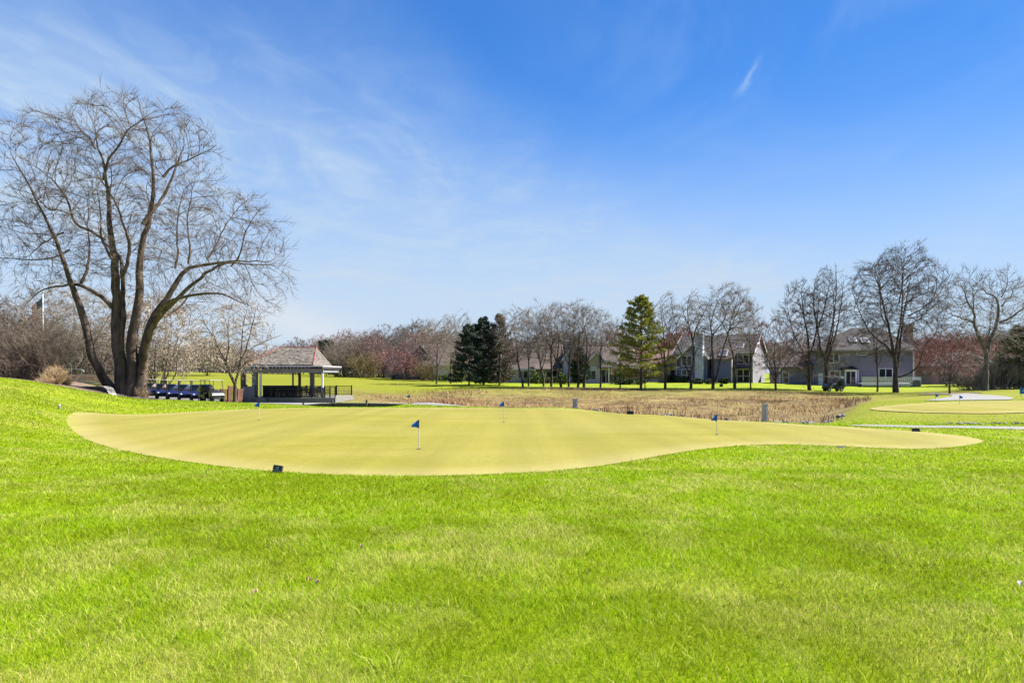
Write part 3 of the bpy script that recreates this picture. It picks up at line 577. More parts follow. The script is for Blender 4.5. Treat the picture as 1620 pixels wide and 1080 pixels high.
    for j in tips:
        leaf_ = not ch[j]
        for _ in range(twig[0]+(1 if leaf_ else 0) if (leaf_ or R.random() < .75) else 0):
            d = dirs[j]; q = perp(R, tuple(d)); s = .25 if leaf_ and R.random() < .4 else .75; dd = nrm((d[0]+q[0]*s, d[1]+q[1]*s, d[2]+q[2]*s+.12)); L = twig[1]*(.5+.8*R.random()); p0_ = tuple(P[j]); m = tuple(p0_[i]+dd[i]*L*.5 for i in range(3)); d2 = nrm((dd[0]+R.gauss(0, .2), dd[1]+R.gauss(0, .2), dd[2]+R.gauss(0, .2)+.1))
            out.append(([p0_, m, tuple(m[i]+d2[i]*L*.5 for i in range(3))], [rt*.85, rt*.75, rt*.5], 3))
def finish_tree(root, out, split=1, mb=None, mt=None, sides=(9, 6, 4, 3, 3, 3), buds=None, R=None, rmin=0.0):
    mb = mb or BK; mt = mt or TW; lo = [o for o in out if o[2] <= split]; hi = [o for o in out if o[2] > split]
    V, Q = tubes(lo, lambda l: sides[min(l, 5)], rmin); link('trunk', np_mesh('trunk', V, Q, smooth=True), mb, root)
    if hi: V, Q = tubes(hi, lambda l: sides[min(l, 5)], rmin); link('crown', np_mesh('crown', V, Q, smooth=True), mt, root)
    if buds:
        nm, bm_, n, size, spread = buds; tips = [p for o in hi if o[2] >= 2 for p in o[0][1:]]; V, Q = cards(tips, n, size, R, spread); link(nm, np_mesh(nm, V, Q), bm_, root)
    return root
def limb_tree(label, Y, limbs, seed, P=None, group=None, mx=4, mb=None, mt=None, depth=1.0, buds=None, cat='tree', jit=.05, name='bare_tree', flare=True, k=1.0, Lref=9.0, rs_=.82, env=(), natt=1500, fc=None):
    SK = []
    """limbs: (list of (px,py), radius at base, radius at tip, drift in depth) read off the photograph, in metres at distance Y"""
    R = random.Random(seed); q = dict(DEF); q.update(P or {}); b0 = limbs[0][0][0]; base = G(b0[0], Y); dz = base.z-(CZ+(H0-b0[1])*Y/F)
    root = thing(name, label, cat, tuple(base), 0, group); out = []
    for (pts, r0, r1, dd) in limbs:
        n = len(pts); W3 = []
        for i, (px, py) in enumerate(pts):
            t = i/(n-1); w = W(px, py, Y); g = max(0, min(1, (b0[1]-py)/60.)); W3.append((w.x-base.x, dd*t*(1 if n > 2 else .5), w.z-base.z+dz*(1-g)))
        r0 *= rs_; r1 = max(.014, r1*.32); rad = [r1+(r0-r1)*(1-i/(n-1))**1.1 for i in range(n)]
        low = pts[0][1] > b0[1]-8
        if flare and low: rad[0] *= 1.25; W3[0] = (W3[0][0], W3[0][1], W3[0][2]-.25)
        L = sum(math.dist(W3[i], W3[i+1]) for i in range(n-1)); a, rr = densify(W3, rad, R, max(.35, L/26), jit*r0*1.5+.01)
        out.append((a, rr, 0 if r0 > .12*k else 1))
        qq = dict(q); 
        if low: qq['t0'] = [q.get('tlow', .5)]+q['t0'][1:]
        t0_ = .35 if low else .05; c0 = int(len(a)*t0_); SK.append((a[c0:], rr[c0:]))
    kk = Y/F; zb = W(0, b0[1], Y).z-dz*0
    E = [((e[0]-b0[0])*kk, 0, (b0[1]-e[1])*kk, e[2]*kk, e[2]*kk*.85, e[3]*kk) for e in env]
    fill_crown(seed, out, SK, E, natt, **(fc or {}))
    return finish_tree(root, out, 1, mb, mt, buds=buds, R=R)
def auto_tree(label, px, Y, H, spread, seed, nm=5, trunk=.22, r=None, P=None, group=None, mx=3, mb=None, mt=None, buds=None, name='bare_tree', lean=0, loc=None, multi=False, cat='tree', natt=None):
    R = random.Random(seed); r = (r or H*.016)*.85; base = Vector(loc) if loc else G(px, Y)
    root = thing(name, label, cat, tuple(base), 0, group); out = []; top = H*trunk; SK = []
    tr, rr = densify([(0, 0, -.2), (lean*top*.5+R.gauss(0, .08), R.gauss(0, .05), top*.5), (lean*top, 0, top), (lean*top*1.8+R.gauss(0, .3), R.gauss(0, .3), H*.62), (lean*top*2+R.gauss(0, .3), R.gauss(0, .3), H*.85)] if not multi else [(0, 0, -.2), (0, 0, top*.6)], [r*1.25, r, r*.85, r*.35, r*.10] if not multi else [r, r*.8], R, .6, .03)
    out.append((tr, rr, 0)); c0 = len(tr)//3; SK.append((tr[c0:], rr[c0:])) if not multi else None
    for i in range(nm):
        a = 6.283*(i+R.random()*.8)/nm+seed; s = spread*(.4+.45*R.random()); hz_ = (0 if multi else top*(.6+.7*R.random())); Ht = H*(.62+.22*R.random())
        p1 = (lean*hz_, 0, max(hz_, 0)); k = .42+.2*R.random(); g = lambda: R.gauss(0, .18)
        pts = [p1, (p1[0]+math.cos(a)*s*.5+g(), math.sin(a)*s*.5+g(), hz_+(Ht-hz_)*k*.65), (p1[0]+math.cos(a)*s*.85+g(), math.sin(a)*s*.85+g(), hz_+(Ht-hz_)*(k+.22)), (p1[0]+math.cos(a)*s+g(), math.sin(a)*s+g(), Ht*.93)]
        r0 = r*(.5+.2*R.random()); a_, b_ = densify(pts, [r0, r0*.6, r0*.32, r0*.12], R, .6, .05); out.append((a_, b_, 0 if i < 3 else 1)); c0 = len(a_)//4; SK.append((a_[c0:], b_[c0:]))
    zlo = H*(trunk*.9 if not multi else .12); rt = (P or {}).get('rt', .0135)
    fill_crown(seed, out, SK, [(lean*top*1.6, 0, (H+zlo)/2+.02*H, spread*1.02, spread*1.02, (H-zlo)/2)], natt or int(600+80*H), rt=rt, D=max(.3, H*.038), dk=max(.42, H*.052), twig=(3, .065*H), di=H*.4)
    return finish_tree(root, out, 1, mb, mt, sides=(7, 5, 3, 3, 3, 3), buds=buds, R=R)
def conifer(label, px, Y, H, W_, seed, m, name='conifer_tree', dens=1.0, group=None, open_=.0, base=.08, droop=.25, mb=None, loc=None, csize=.34):
    R = random.Random(seed); b = Vector(loc) if loc else G(px, Y); root = thing(name, label, 'tree', tuple(b), 0, group); out = [([(0, 0, -.2), (.05, 0, H*.35), (0, .05, H*.7), (0, 0, H)], [H*.016, H*.012, H*.007, .02], 0)]
    pts = []; nb = int(H*6.0*dens)
    for i in range(nb):
        t = (i+R.random())/nb; z = H*(base+(1-base)*t*.985); a = i*2.4+R.random(); prof = (1-t)**.75*(1 if t > .12 else .7+2.5*t); L = W_*prof*(.55+.6*R.random())+.25
        if R.random() < open_: L *= 1.25
        n = 5; p = (0, 0, z); bp = [p]; sl = .42*(t)-.06
        for k in range(n):
            s = (k+1)/n; bp.append((math.cos(a)*L*s+R.gauss(0, .03), math.sin(a)*L*s+R.gauss(0, .03), z+sl*L*s-droop*L*s*(1-s*.9)*.9+(.12*L*s*s)))
        out.append((bp, [.045*(1-k/n)+.012 for k in range(n+1)], 1))
        for k in range(2, n+1):
            c = bp[k]; wsp = .35*L*(1-.45*k/n)
            for s in (-1, 1):
                e = (c[0]+math.cos(a+s*1.0)*wsp, c[1]+math.sin(a+s*1.0)*wsp, c[2]-.05*wsp+R.gauss(0, .05))
                for u in (.3, .65, 1.0): pts.append(tuple(c[j]+(e[j]-c[j])*u for j in range(3)))
            pts += [c]*2
    V, Q = tubes(out, lambda l: 7 if l == 0 else 4); link('trunk', np_mesh('trunk', V, Q, smooth=True), mb or BK, root)
    V, Q = cards(pts, int(len(pts)*7), csize, R, .13, .28); link('crown', np_mesh('crown', V, Q), m, root)
    return root
def shrub(label, loc, rx, h, seed, m, n=60, name='bare_shrub', lv=2, r=.012, group=None, leaves=None, cat='shrub', ry=None, flat=.5, depth_r=None):
    R = random.Random(seed); root = thing(name, label, cat, tuple(loc), 0, group); out = []; ry = ry or rx*.7
    P = dict(DEF, n=[5, 5, 3, 2], len=[.5, .5, .5, .5], ang=[35, 40, 40, 40], wig=[.1, .16, .2, .2], up=[.06, .05, 0, 0], seg=[4, 3, 2, 2], rmin=r*.6, t0=[.25, .2, .2, .2])
    for i in range(n):
        a = R.random()*6.283; q = math.sqrt(R.random()); bx_ = math.cos(a)*q*rx*flat; by_ = math.sin(a)*q*ry*flat; d = nrm((math.cos(a)*q*.75*rx/h, math.sin(a)*q*.75*ry/h, 1)); 
        grow(R, out, (bx_, by_, -.1), d, h*(.75+.4*R.random())*(1.05-.25*q), r*1.8, 1, P, 1+lv)
    V, Q = tubes(out, lambda l: 3); o = link('stems', np_mesh('stems', V, Q, smooth=True), m, root)
    if leaves:
        lm, cnt, sz, sprd = leaves; tips = [p for o_ in out for p in o_[0][1:]]; V, Q = cards(tips, cnt, sz, R, sprd); link('leaves', np_mesh('leaves', V, Q), lm, root)
    return root
def bush(label, loc, rx, ry, h, seed, m, n=2500, size=.16, name='evergreen_shrub', group=None):
    R = random.Random(seed); rs_ = np.random.RandomState(seed); root = thing(name, label, 'shrub', tuple(loc), 0, group)
    k = max(4, int(rx*3)); c = [((R.random()-.5)*rx*1.3, (R.random()-.5)*ry*1.2, h*(.35+.35*R.random()), .35+.3*R.random()) for _ in range(k)]; pts = []
    for i in range(n):
        b = c[i % k]; v = rs_.randn(3); v /= np.linalg.norm(v); q = (.65+.35*rs_.rand()); pts.append((b[0]+v[0]*rx*b[3]*q, b[1]+v[1]*ry*b[3]*q, max(.03, b[2]+v[2]*h*.5*q)))
    V, Q = cards(pts, n*2, size, R, .03, .6); link('foliage', np_mesh('foliage', V, Q), m, root)
    P = []; 
    for b in c: P.append(([(b[0]*.3, b[1]*.3, -.1), (b[0]*.7, b[1]*.7, b[2]*.5), (b[0], b[1], b[2])], [.05, .035, .015], 1))
    V, Q = tubes(P, lambda l: 4); link('stems', np_mesh('stems', V, Q), BK, root); return root

# ---- the great cottonwood on the left, limb by limb
HP = dict(n=[18, 8, 4, 3], len=[.42, .52, .52, .55], ang=[48, 42, 40, 38], wig=[.1, .13, .16, .2], up=[.09, .07, .06, .04], seg=[7, 5, 3, 2], t0=[.22, .12, .12, .1], rmin=.0075, rr=[.27, .45, .55, .7], tlow=.4)
Lm = [
 ([(196,629),(192,600),(186,560),(182,500),(180,455),(177,409),(171,375),(166,327),(162,280),(150,231),(141,190)], .62, .07, 0.6),
 ([(183,626),(165,597),(154,568),(142,509),(133,471),(127,449),(117,412),(103,370),(87,332),(64,282),(52,258)], .42, .05, -2.0),
 ([(207,629),(208,590),(207,529),(211,495),(214,452),(214,409),(221,370),(229,327),(231,279),(224,216),(213,180),(204,152)], .52, .05, 1.2),
 ([(219,629),(221,590),(223,545),(228,510),(244,482),(265,440),(282,418),(327,409),(370,404),(409,403)], .50, .05, 2.4),
 ([(222,590),(232,548),(240,518),(267,493),(289,476),(327,442),(366,421),(409,423),(450,426)], .34, .045, -1.5),
 ([(224,585),(238,545),(252,524),(269,504),(279,491),(313,479),(347,474),(385,474),(414,486),(438,494)], .30, .05, -4.5),
 ([(192,560),(191,500),(188,452),(182,410),(166,392),(144,375),(126,360),(108,356)], .26, .05, 1.8),
 ([(166,380),(150,368),(130,356),(123,322),(111,300),(98,285),(80,270)], .15, .04, -2.2),
 ([(226,355),(238,330),(246,312),(259,274),(266,240),(270,216),(262,190)], .20, .045, 2.2),
 ([(258,280),(270,262),(289,250),(312,235),(330,220)], .12, .04, 1.2),
 ([(193,440),(203,418),(209,385),(203,360),(193,327),(178,300),(168,284)], .18, .08, -1.0),
 ([(164,285),(178,255),(198,238),(217,217),(240,208),(262,200)], .13, .04, -2.0),
 ([(150,235),(135,215),(115,200),(100,185),(85,172)], .10, .035, 2.0),
 ([(178,487),(168,474),(150,460),(133,452),(120,453),(106,457),(90,461),(76,474),(66,488)], .20, .05, -1.6),
 ([(128,448),(131,425),(128,400),(122,380),(112,345),(108,320),(96,290)], .14, .04, 2.6),
 ([(277,424),(279,400),(274,370),(274,335),(278,300),(290,280)], .11, .03, 1.2),
 ([(298,417),(304,390),(303,355),(312,320),(322,292)], .10, .03, -1.2),
 ([(327,410),(336,385),(345,350),(360,318),(372,300)], .09, .03, 2.4),
 ([(366,421),(385,405),(400,372),(420,350),(436,340)], .08, .025, -2.4),
 ([(260,502),(275,480),(283,450),(290,420)], .10, .03, 3.0),
 ([(100,368),(80,372),(52,384),(28,398),(6,402)], .09, .03, 1.6),
 ([(110,395),(90,410),(60,415),(35,414),(8,420)], .09, .03, -2.0),
 ([(87,332),(68,328),(45,312),(25,300),(8,290)], .08, .03, 2.5),
 ([(176,409),(176,380),(190,350),(200,320)], .12, .03, -3.2)]
limb_tree('towering multi-stemmed bare cottonwood with thick furrowed trunks beside the parked carts', 45, Lm, 7, HP, mx=4, depth=1, name='cottonwood_tree', mb=bark((.040, .027, .022), (.15, .108, .08), 'bark_furrowed'), jit=.045, rs_=.76, env=[(92, 266, 86, 86), (180, 238, 92, 84), (262, 268, 74, 86), (150, 360, 130, 100), (352, 392, 100, 84), (285, 400, 90, 100), (55, 405, 58, 74), (410, 450, 50, 55)], natt=7000, fc=dict(D=.34, dk=.5, rt=.0092, ex=1.86, twig=(3, .7), di=5, rmax=.15))

# ---- trees whose limbs can be told apart
RP = dict(n=[12, 6, 4, 2], len=[.44, .52, .52, .55], ang=[42, 40, 40, 40], wig=[.09, .12, .15, .2], up=[.10, .09, .07, .05], seg=[6, 4, 3, 2], rmin=.0095, t0=[.22, .15, .1, .1], tlow=.7, rr=[.24, .45, .6, .7])
SPEC = [
 ('bare tree just right of the yellow-green pine, splitting into three near the ground', 89, [([(1052,609),(1053,581),(1051,551),(1051,529),(1048,500),(1045,474)], .20, .03, .6), ([(1053,588),(1044,555),(1034,534),(1026,515),(1025,488)], .13, .03, -1), ([(1054,585),(1059,551),(1064,532),(1068,508),(1066,476)], .12, .03, 1.4)], TW2),
 ('bare tree before the red-leaved tree, with curving limbs forking in a high V', 90, [([(1093,610),(1093,592),(1097,566),(1096,540),(1091,520),(1088,505),(1088,480),(1092,466)], .22, .03, 0), ([(1092,592),(1086,577),(1077,555),(1068,533),(1058,518),(1051,490),(1053,473)], .15, .03, 1.4), ([(1096,540),(1101,518),(1110,499),(1118,481),(1122,470)], .12, .03, -1), ([(1098,562),(1107,547),(1118,535),(1128,530)], .09, .03, 1), ([(1088,512),(1080,495),(1076,478)], .08, .03, -.6)], TW2),
 ('tall bare tree standing against the pale chimney of the blue-grey house', 90, [([(1128,612),(1129,581),(1127,550),(1127,529),(1125,514),(1129,499),(1136,477),(1134,458)], .23, .03, .5), ([(1132,600),(1136,580),(1142,555),(1148,532),(1157,508),(1168,481),(1181,457)], .16, .03, -1.4), ([(1127,530),(1136,520),(1147,507),(1151,495),(1145,475),(1140,460)], .13, .03, 1.6), ([(1150,526),(1162,516),(1181,503),(1199,488)], .10, .025, -1), ([(1127,545),(1124,520),(1120,495),(1124,475)], .08, .025, -1)], TW2),
 ('bare tree with ivy-green trunk leaning left before the blue-grey house wing', 92, [([(1163,612),(1162,585),(1160,562),(1155,544),(1150,525),(1143,512),(1136,498)], .23, .05, 0), ([(1152,530),(1158,505),(1166,485),(1172,466)], .10, .03, 1)], TW2),
 ('broad round-headed bare tree beside the white deck of the dark grey house', 85, [([(1418,619),(1417,600),(1417,579),(1413,555),(1407,520),(1398,485),(1388,440),(1384,415)], .42, .03, 0), ([(1418,585),(1425,559),(1431,525),(1438,492),(1448,455),(1456,425)], .25, .03, 1.8), ([(1417,560),(1417,539),(1421,500),(1420,450),(1416,405)], .22, .03, -1.4), ([(1413,565),(1404,547),(1388,533),(1374,510),(1364,480),(1358,455)], .20, .03, 1.6), ([(1421,595),(1433,591),(1447,577),(1453,550),(1464,533),(1480,522)], .16, .03, -2), ([(1436,500),(1452,490),(1472,470),(1486,440)], .11, .03, -2), ([(1398,485),(1388,462),(1376,440),(1370,420)], .11, .03, -2), ([(1422,480),(1430,450),(1434,420),(1436,400)], .11, .03, 1), ([(1408,522),(1400,495),(1404,450),(1402,410)], .12, .03, 2.5), ([(1431,525),(1446,512),(1466,502),(1484,484),(1494,462)], .11, .03, 2.5)], TW),
 ('tall bare tree with upright limbs behind the cart on the lawn', 93, [([(1307,613),(1307,590),(1306,571),(1298,553),(1294,520),(1288,492),(1288,460),(1292,435)], .32, .03, 0), ([(1307,574),(1315,553),(1324,529),(1331,500),(1337,465),(1340,440)], .22, .03, 1), ([(1307,560),(1311,535),(1316,500),(1318,460),(1316,420)], .2, .03, -1.2), ([(1312,550),(1322,520),(1326,480),(1328,435)], .13, .03, 2), ([(1294,520),(1300,490),(1304,455),(1304,425)], .12, .03, -2)], TW),
 ('dense dark bare tree with low spreading limbs between the two grey houses', 93, [([(1281,615),(1280,600),(1280,579),(1279,539),(1272,500),(1268,465),(1270,448)], .30, .03, 0), ([(1279,598),(1270,589),(1259,582),(1245,573),(1234,562)], .12, .03, -1.5), ([(1282,592),(1290,578),(1296,560),(1299,540)], .12, .03, 1), ([(1279,570),(1271,553),(1260,529),(1254,500),(1252,478)], .15, .03, 1.5), ([(1280,560),(1286,540),(1288,500),(1290,462)], .15, .03, -1.5), ([(1272,500),(1262,480),(1258,466)], .09, .03, -1), ([(1285,545),(1296,520),(1300,490)], .1, .03, 1.2), ([(1278,575),(1264,560),(1248,545),(1240,525)], .11, .03, 2.)], TW),
 ('gnarled bare tree with heavy twisting limbs at the right edge of the lawn', 80, [([(1558,615),(1560,590),(1560,561),(1553,542),(1542,515),(1541,495),(1530,478),(1526,461),(1517,450)], .38, .06, 0), ([(1560,570),(1568,540),(1580,514),(1586,490),(1584,470),(1572,462),(1562,450),(1550,438)], .30, .05, 1.5), ([(1542,511),(1530,507),(1519,505),(1503,500),(1486,494),(1470,496)], .14, .035, -1.2), ([(1581,510),(1594,504),(1605,494),(1616,484),(1630,476),(1650,462)], .17, .04, -1.5), ([(1585,484),(1595,474),(1607,468),(1616,452),(1634,446)], .13, .035, 1.5), ([(1560,545),(1561,520),(1557,500),(1556,478)], .11, .03, -1.5), ([(1568,538),(1583,529),(1598,528),(1612,522),(1620,508)], .16, .04, 2), ([(1540,495),(1546,475),(1550,455),(1546,436)], .11, .03, 2), ([(1584,470),(1588,452),(1584,436)], .09, .03, -1), ([(1530,478),(1520,482),(1512,470),(1516,458)], .09, .03, 1)], TW2),
]
ENV = [(1050, 522, 30, 56, 700), (1092, 522, 34, 56, 800), (1148, 512, 50, 60, 1200), (1163, 500, 26, 44, 450), (1420, 482, 76, 88, 3200), (1312, 505, 34, 84, 1600), (1272, 525, 42, 78, 1700), (1562, 496, 84, 66, 1500)]
for i, (lab, Y, L, tw) in enumerate(SPEC):
    dense = i in (4, 5, 6); p = dict(RP)
    if dense: p.update(n=[16, 7, 4, 3], len=[.46, .50, .5, .55], tlow=.5, ang=[40, 40, 40, 40])
    if i == 7: p.update(wig=[.13, .18, .2, .2], ang=[55, 50, 45, 45], n=[12, 7, 5, 3])
    limb_tree(lab, Y, L, 31+i, p, mt=tw, mb=BKD if i != 7 else BK2, env=[ENV[i][:4]], natt=int(ENV[i][4]*1.5), fc=dict(D=.4, dk=.55, rt=.0145, twig=(3, .75), di=4.5) if i != 7 else dict(D=.42, dk=.75, rt=.0145, twig=(3, .8), di=4.5, wob=.35))
blossom = mat('white_blossom', (.40, .31, .23), .8, (.52, .45, .36), 2, trans=.3)
BL = [([(373,635),(372,620),(371,605),(364,590),(358,571),(350,560),(338,533),(326,515),(318,498)], .20, .03, 0), ([(372,606),(377,584),(378,560),(378,533),(380,505),(384,485)], .13, .03, 1), ([(363,588),(353,578),(340,572),(326,566)], .08, .02, -1.2), ([(377,590),(386,573),(400,568),(415,562),(430,556)], .09, .02, 1.2), ([(380,572),(391,553),(400,531),(408,508),(414,492)], .09, .02, -1.2), ([(358,570),(358,545),(352,520),(350,496)], .08, .02, 1.5), ([(364,588),(346,566),(330,552),(312,542)], .08, .02, 1.8), ([(390,556),(405,545),(422,535),(436,528)], .06, .02, 1.4)]
limb_tree('small tree breaking into white blossom in front of the red board fence', 52, BL, 61, dict(RP, n=[14, 8, 5, 3], rmin=.008, tlow=.4, len=[.42, .48, .5, .5]), env=[(372, 538, 60, 58)], natt=1300, fc=dict(D=.25, dk=.36, rt=.007, twig=(2, .35), di=2.5, rmax=.05), name='blossoming_tree', buds=('blossom', blossom, 5200, .09, .10), mb=BK)
auto_tree('wide multi-stemmed tree in pale blossom behind the parked carts', 252, 76, 10.5, 4.6, 71, nm=9, trunk=.2, r=.24, multi=True, name='blossoming_tree', mx=4, P=dict(rmin=.012, n=[9, 6, 5, 3]), buds=('blossom', blossom, 15000, .15, .16))
auto_tree('low blossoming tree far across the fairway, left of the pavilion', 328, 135, 7, 4.5, 72, nm=7, multi=True, name='blossoming_tree', mx=3, buds=('blossom', blossom, 3500, .3, .3))
# ------------------------------------------------------------------ buildings
white = mat('white_paint', (.72, .68, .73), .6, (.62, .58, .63), 2)
glass = mat('window_glass', (.012, .016, .022), .08, spec=.6)
shing = mat('roof_shingles', (.045, .041, .045), .95, (.08, .073, .076), 5, bump=.5, stretch=(1, 1, 4))
shingb = mat('brown_shingles', (.07, .052, .046), .95, (.115, .09, .08), 5, bump=.5, stretch=(1, 1, 4))
shadesid = siding('shaded_blue_siding', (.15, .145, .26)); litsid = siding('sunlit_grey_siding', (.23, .22, .235)); darksid = siding('dark_grey_siding', (.19, .175, .21)); palesid = siding('pale_siding', (.48, .47, .58)); beigesid = siding('beige_siding', (.38, .34, .32)); creamsid = siding('cream_siding', (.66, .60, .56))
brick = brickmat('house_brick', (.42, .18, .12), (.55, .28, .2), (.36, .28, .24), 2.2)
def win(par, a, z, w, h, off, side='front', mull=(1, 1), name='window', frame=.09, tr=white, gm_=glass):
    f = MB(); g = MB()
    def bx(mb, a0, a1, o0, o1, z0, z1):
        if side == 'front': mb.box(a0, a1, off-o1, off-o0, z0, z1)
        else: mb.box(off+o0, off+o1, a0, a1, z0, z1)
    bx(f, a-w/2-frame, a-w/2, .003, .07, z-frame, z+h+frame); bx(f, a+w/2, a+w/2+frame, .003, .07, z-frame, z+h+frame)
    bx(f, a-w/2, a+w/2, .003, .07, z+h, z+h+frame); bx(f, a-w/2, a+w/2, .003, .075, z-frame, z)
    for i in range(1, mull[0]): c = a-w/2+w*i/mull[0]; bx(f, c-.04, c+.04, .012, .06, z, z+h)
    for j in range(1, mull[1]): c = z+h*j/mull[1]; bx(f, a-w/2, a+w/2, .012, .05, c-.03, c+.03)
    o = f.build(name, tr, par); bx(g, a-w/2, a+w/2, .004, .02, z, z+h); g.build('pane', gm_, o); return o
def gable_roof(par, x0, x1, y0, y1, ze, zr, over=.45, th=.18, axis='x', m=shing, name='roof', trim=white):
    s = (zr-ze)/((y1-y0)/2) if axis == 'x' else (zr-ze)/((x1-x0)/2); lo = ze-over*s
    if axis == 'x':
        c = (y0+y1)/2; pr = [(y0-over, lo), (c, zr), (y1+over, lo), (y1+over, lo+th), (c, zr+th), (y0-over, lo+th)]; r = MB().extr(pr, x0-over, x1+over, 'x').build(name, m, par)
        t = MB()
        for xx in (x0-over-.06, x1+over+.003): t.extr([(y0-over, lo-.12), (c, zr-.12), (y1+over, lo-.12), (y1+over, lo+th+.03), (c, zr+th+.03), (y0-over, lo+th+.03)], xx, xx+.057, 'x')
        t.box(x0-over, x1+over, y0-over-.09, y0-over-.003, lo-.08, lo+th-.01)
    else:
        c = (x0+x1)/2; pr = [(x0-over, lo), (c, zr), (x1+over, lo), (x1+over, lo+th), (c, zr+th), (x0-over, lo+th)]; r = MB().extr(pr, y0-over, y1+over, 'y').build(name, m, par)
        t = MB(); t.extr([(x0-over, lo-.12), (c, zr-.12), (x1+over, lo-.12), (x1+over, lo+th+.03), (c, zr+th+.03), (x0-over, lo+th+.03)], y0-over-.06, y0-over-.003, 'y')
    if trim: t.build('trim', trim, r)
    return r
def gable_wall(x0, x1, y0, y1, ze, zr, axis='x', z0=-.6):
    m_ = MB()
    if axis == 'x': c = (y0+y1)/2; m_.extr([(y0, z0), (y1, z0), (y1, ze), (c, zr-.02), (y0, ze)], x0, x1, 'x')
    else: c = (x0+x1)/2; m_.extr([(x0, z0), (x1, z0), (x1, ze), (c, zr-.02), (x0, ze)], y0, y1, 'y')
    return m_
def skylight(par, x, y, z, w, l, slope):
    m_ = MB(); n = len(m_.v); m_.box(-w/2, w/2, -l/2, l/2, 0, .14); m_.tf(Matrix.Translation((x, y, z)) @ Matrix.Rotation(slope, 4, 'X')); f = m_.build('skylight', white, par)
    g = MB(); g.box(-w/2+.08, w/2-.08, -l/2+.08, l/2-.08, .141, .16); g.tf(Matrix.Translation((x, y, z)) @ Matrix.Rotation(slope, 4, 'X')); g.build('pane', mat('skylight_glass', (.10, .11, .13), .25, spec=.5), f)
def slab(par, name, m, *b): return MB().box(*b).build(name, m, par)

# H1 : blue-grey contemporary house with its gable turned to the right
b = G(1191, 112); H1 = thing('house', 'blue-grey two-storey house with a tall pale chimney and sunlit grey gable end', 'house', (b.x, b.y, tz(b.x, b.y)), math.radians(-31))
gable_wall(-13, 0, 0, 10, 5.1, 8.1).build('wall', litsid, H1)
MB().box(-13, -.0, -.05, -.003, -.6, 5.05).build('front_wall', shadesid, H1); r = gable_roof(H1, -13, 0, 0, 10, 5.15, 8.15, over=.35)  # front siding coloured darker for its shaded side, gable siding lighter as sunlit
w_ = MB(); w_.extr([(-11.4, -.6), (-6.8, -.6), (-6.8, 4.2), (-9.1, 6.4), (-11.4, 4.2)], -2.6, -.06, 'y'); w_.build('bay_wall', shadesid, H1)
MB().extr([(-11.8, 3.95), (-9.1, 6.55), (-6.4, 3.95), (-6.4, 4.12), (-9.1, 6.75), (-11.8, 4.12)], -3.0, 1.6, 'y').build('bay_roof', shing, H1)
MB().extr([(-11.8, 3.8), (-9.1, 6.4), (-6.4, 3.8), (-6.4, 4.15), (-9.1, 6.78), (-11.8, 4.15)], -3.07, -3.003, 'y').build('rake_board', white, H1)
MB().box(-8.55, -7.25, -3.5, -2.63, -.6, 8.0).box(-8.65, -7.15, -3.6, -2.55, 8.0, 8.2).build('chimney', palesid, H1)
win(H1, -10.15, 2.9, 1.6, 1.6, -2.6, mull=(2, 1)); win(H1, -10.15, .3, 1.6, 1.9, -2.6, mull=(2, 2)); win(H1, -12.25, 2.7, .9, 1.5, -.05); win(H1, -12.25, .3, .9, 1.9, -.05, mull=(1, 2))
MB().extr([(-5.9, -.6), (-2.9, -.6), (-2.9, 3.9), (-5.9, 3.9)], -2.0, -.06, 'y').build('wing_wall', shadesid, H1)
MB().extr([(-2.4, 3.85), (-2.4, 4.0), (.02, 5.9), (.02, 5.7)], -6.3, -2.5, 'x').build('wing_roof', shingb, H1); skylight(H1, -4.4, -1.25, 4.95, 1.3, 1.6, math.atan2(1.9, 2.4))
MB().box(-6.02, -5.86, -2.08, -1.9, -.6, 3.85).build('corner_board', white, H1); MB().box(-2.98, -2.84, -2.08, -1.9, -.6, 3.85).build('corner_board', white, H1)
win(H1, -6.35, .4, .7, 1.8, -.05, mull=(1, 2)); win(H1, -6.35, 2.9, .7, 1.2, -.05)
win(H1, -1.5, 3.2, 1.7, 1.4, -.05, mull=(2, 1)); win(H1, -1.5, .1, 1.9, 2.1, -.05, mull=(2, 2), name='patio_door')
bal = MB().box(-2.7, -.3, -1.3, -.06, 2.45, 2.6); 
for k in range(13): bal.box(-2.68+k*.19, -2.64+k*.19, -1.28, -1.24, 2.6, 3.4)
bal.box(-2.7, -.3, -1.3, -1.22, 3.4, 3.47).build('balcony', mat('dark_wood', (.03, .03, .035), .8), H1)
skylight(H1, -2.3, 1.35, 6.15, 1.1, 1.3, math.atan2(3.0, 5.0))
MB().cyl((0, 0, -.6), (0, 0, 5), .08).build('corner_board', white, H1)
v_ = MB().extr([(4.7, 6.2), (5.3, 6.2), (5.3, 7.0), (5, 7.25), (4.7, 7.0)], .005, .05, 'x').build('gable_vent', white, H1)
MB().cyl((-1.6, 5, 8), (-1.6, 5, 8.7), .12).cyl((-1.6, 5, 8.7), (-1.6, 5, 8.85), .2, .1).build('roof_vent', mat('metal_grey', (.16, .16, .17), .4, metal=.7), H1)
# lawn chairs and plantings under the walls are separate things

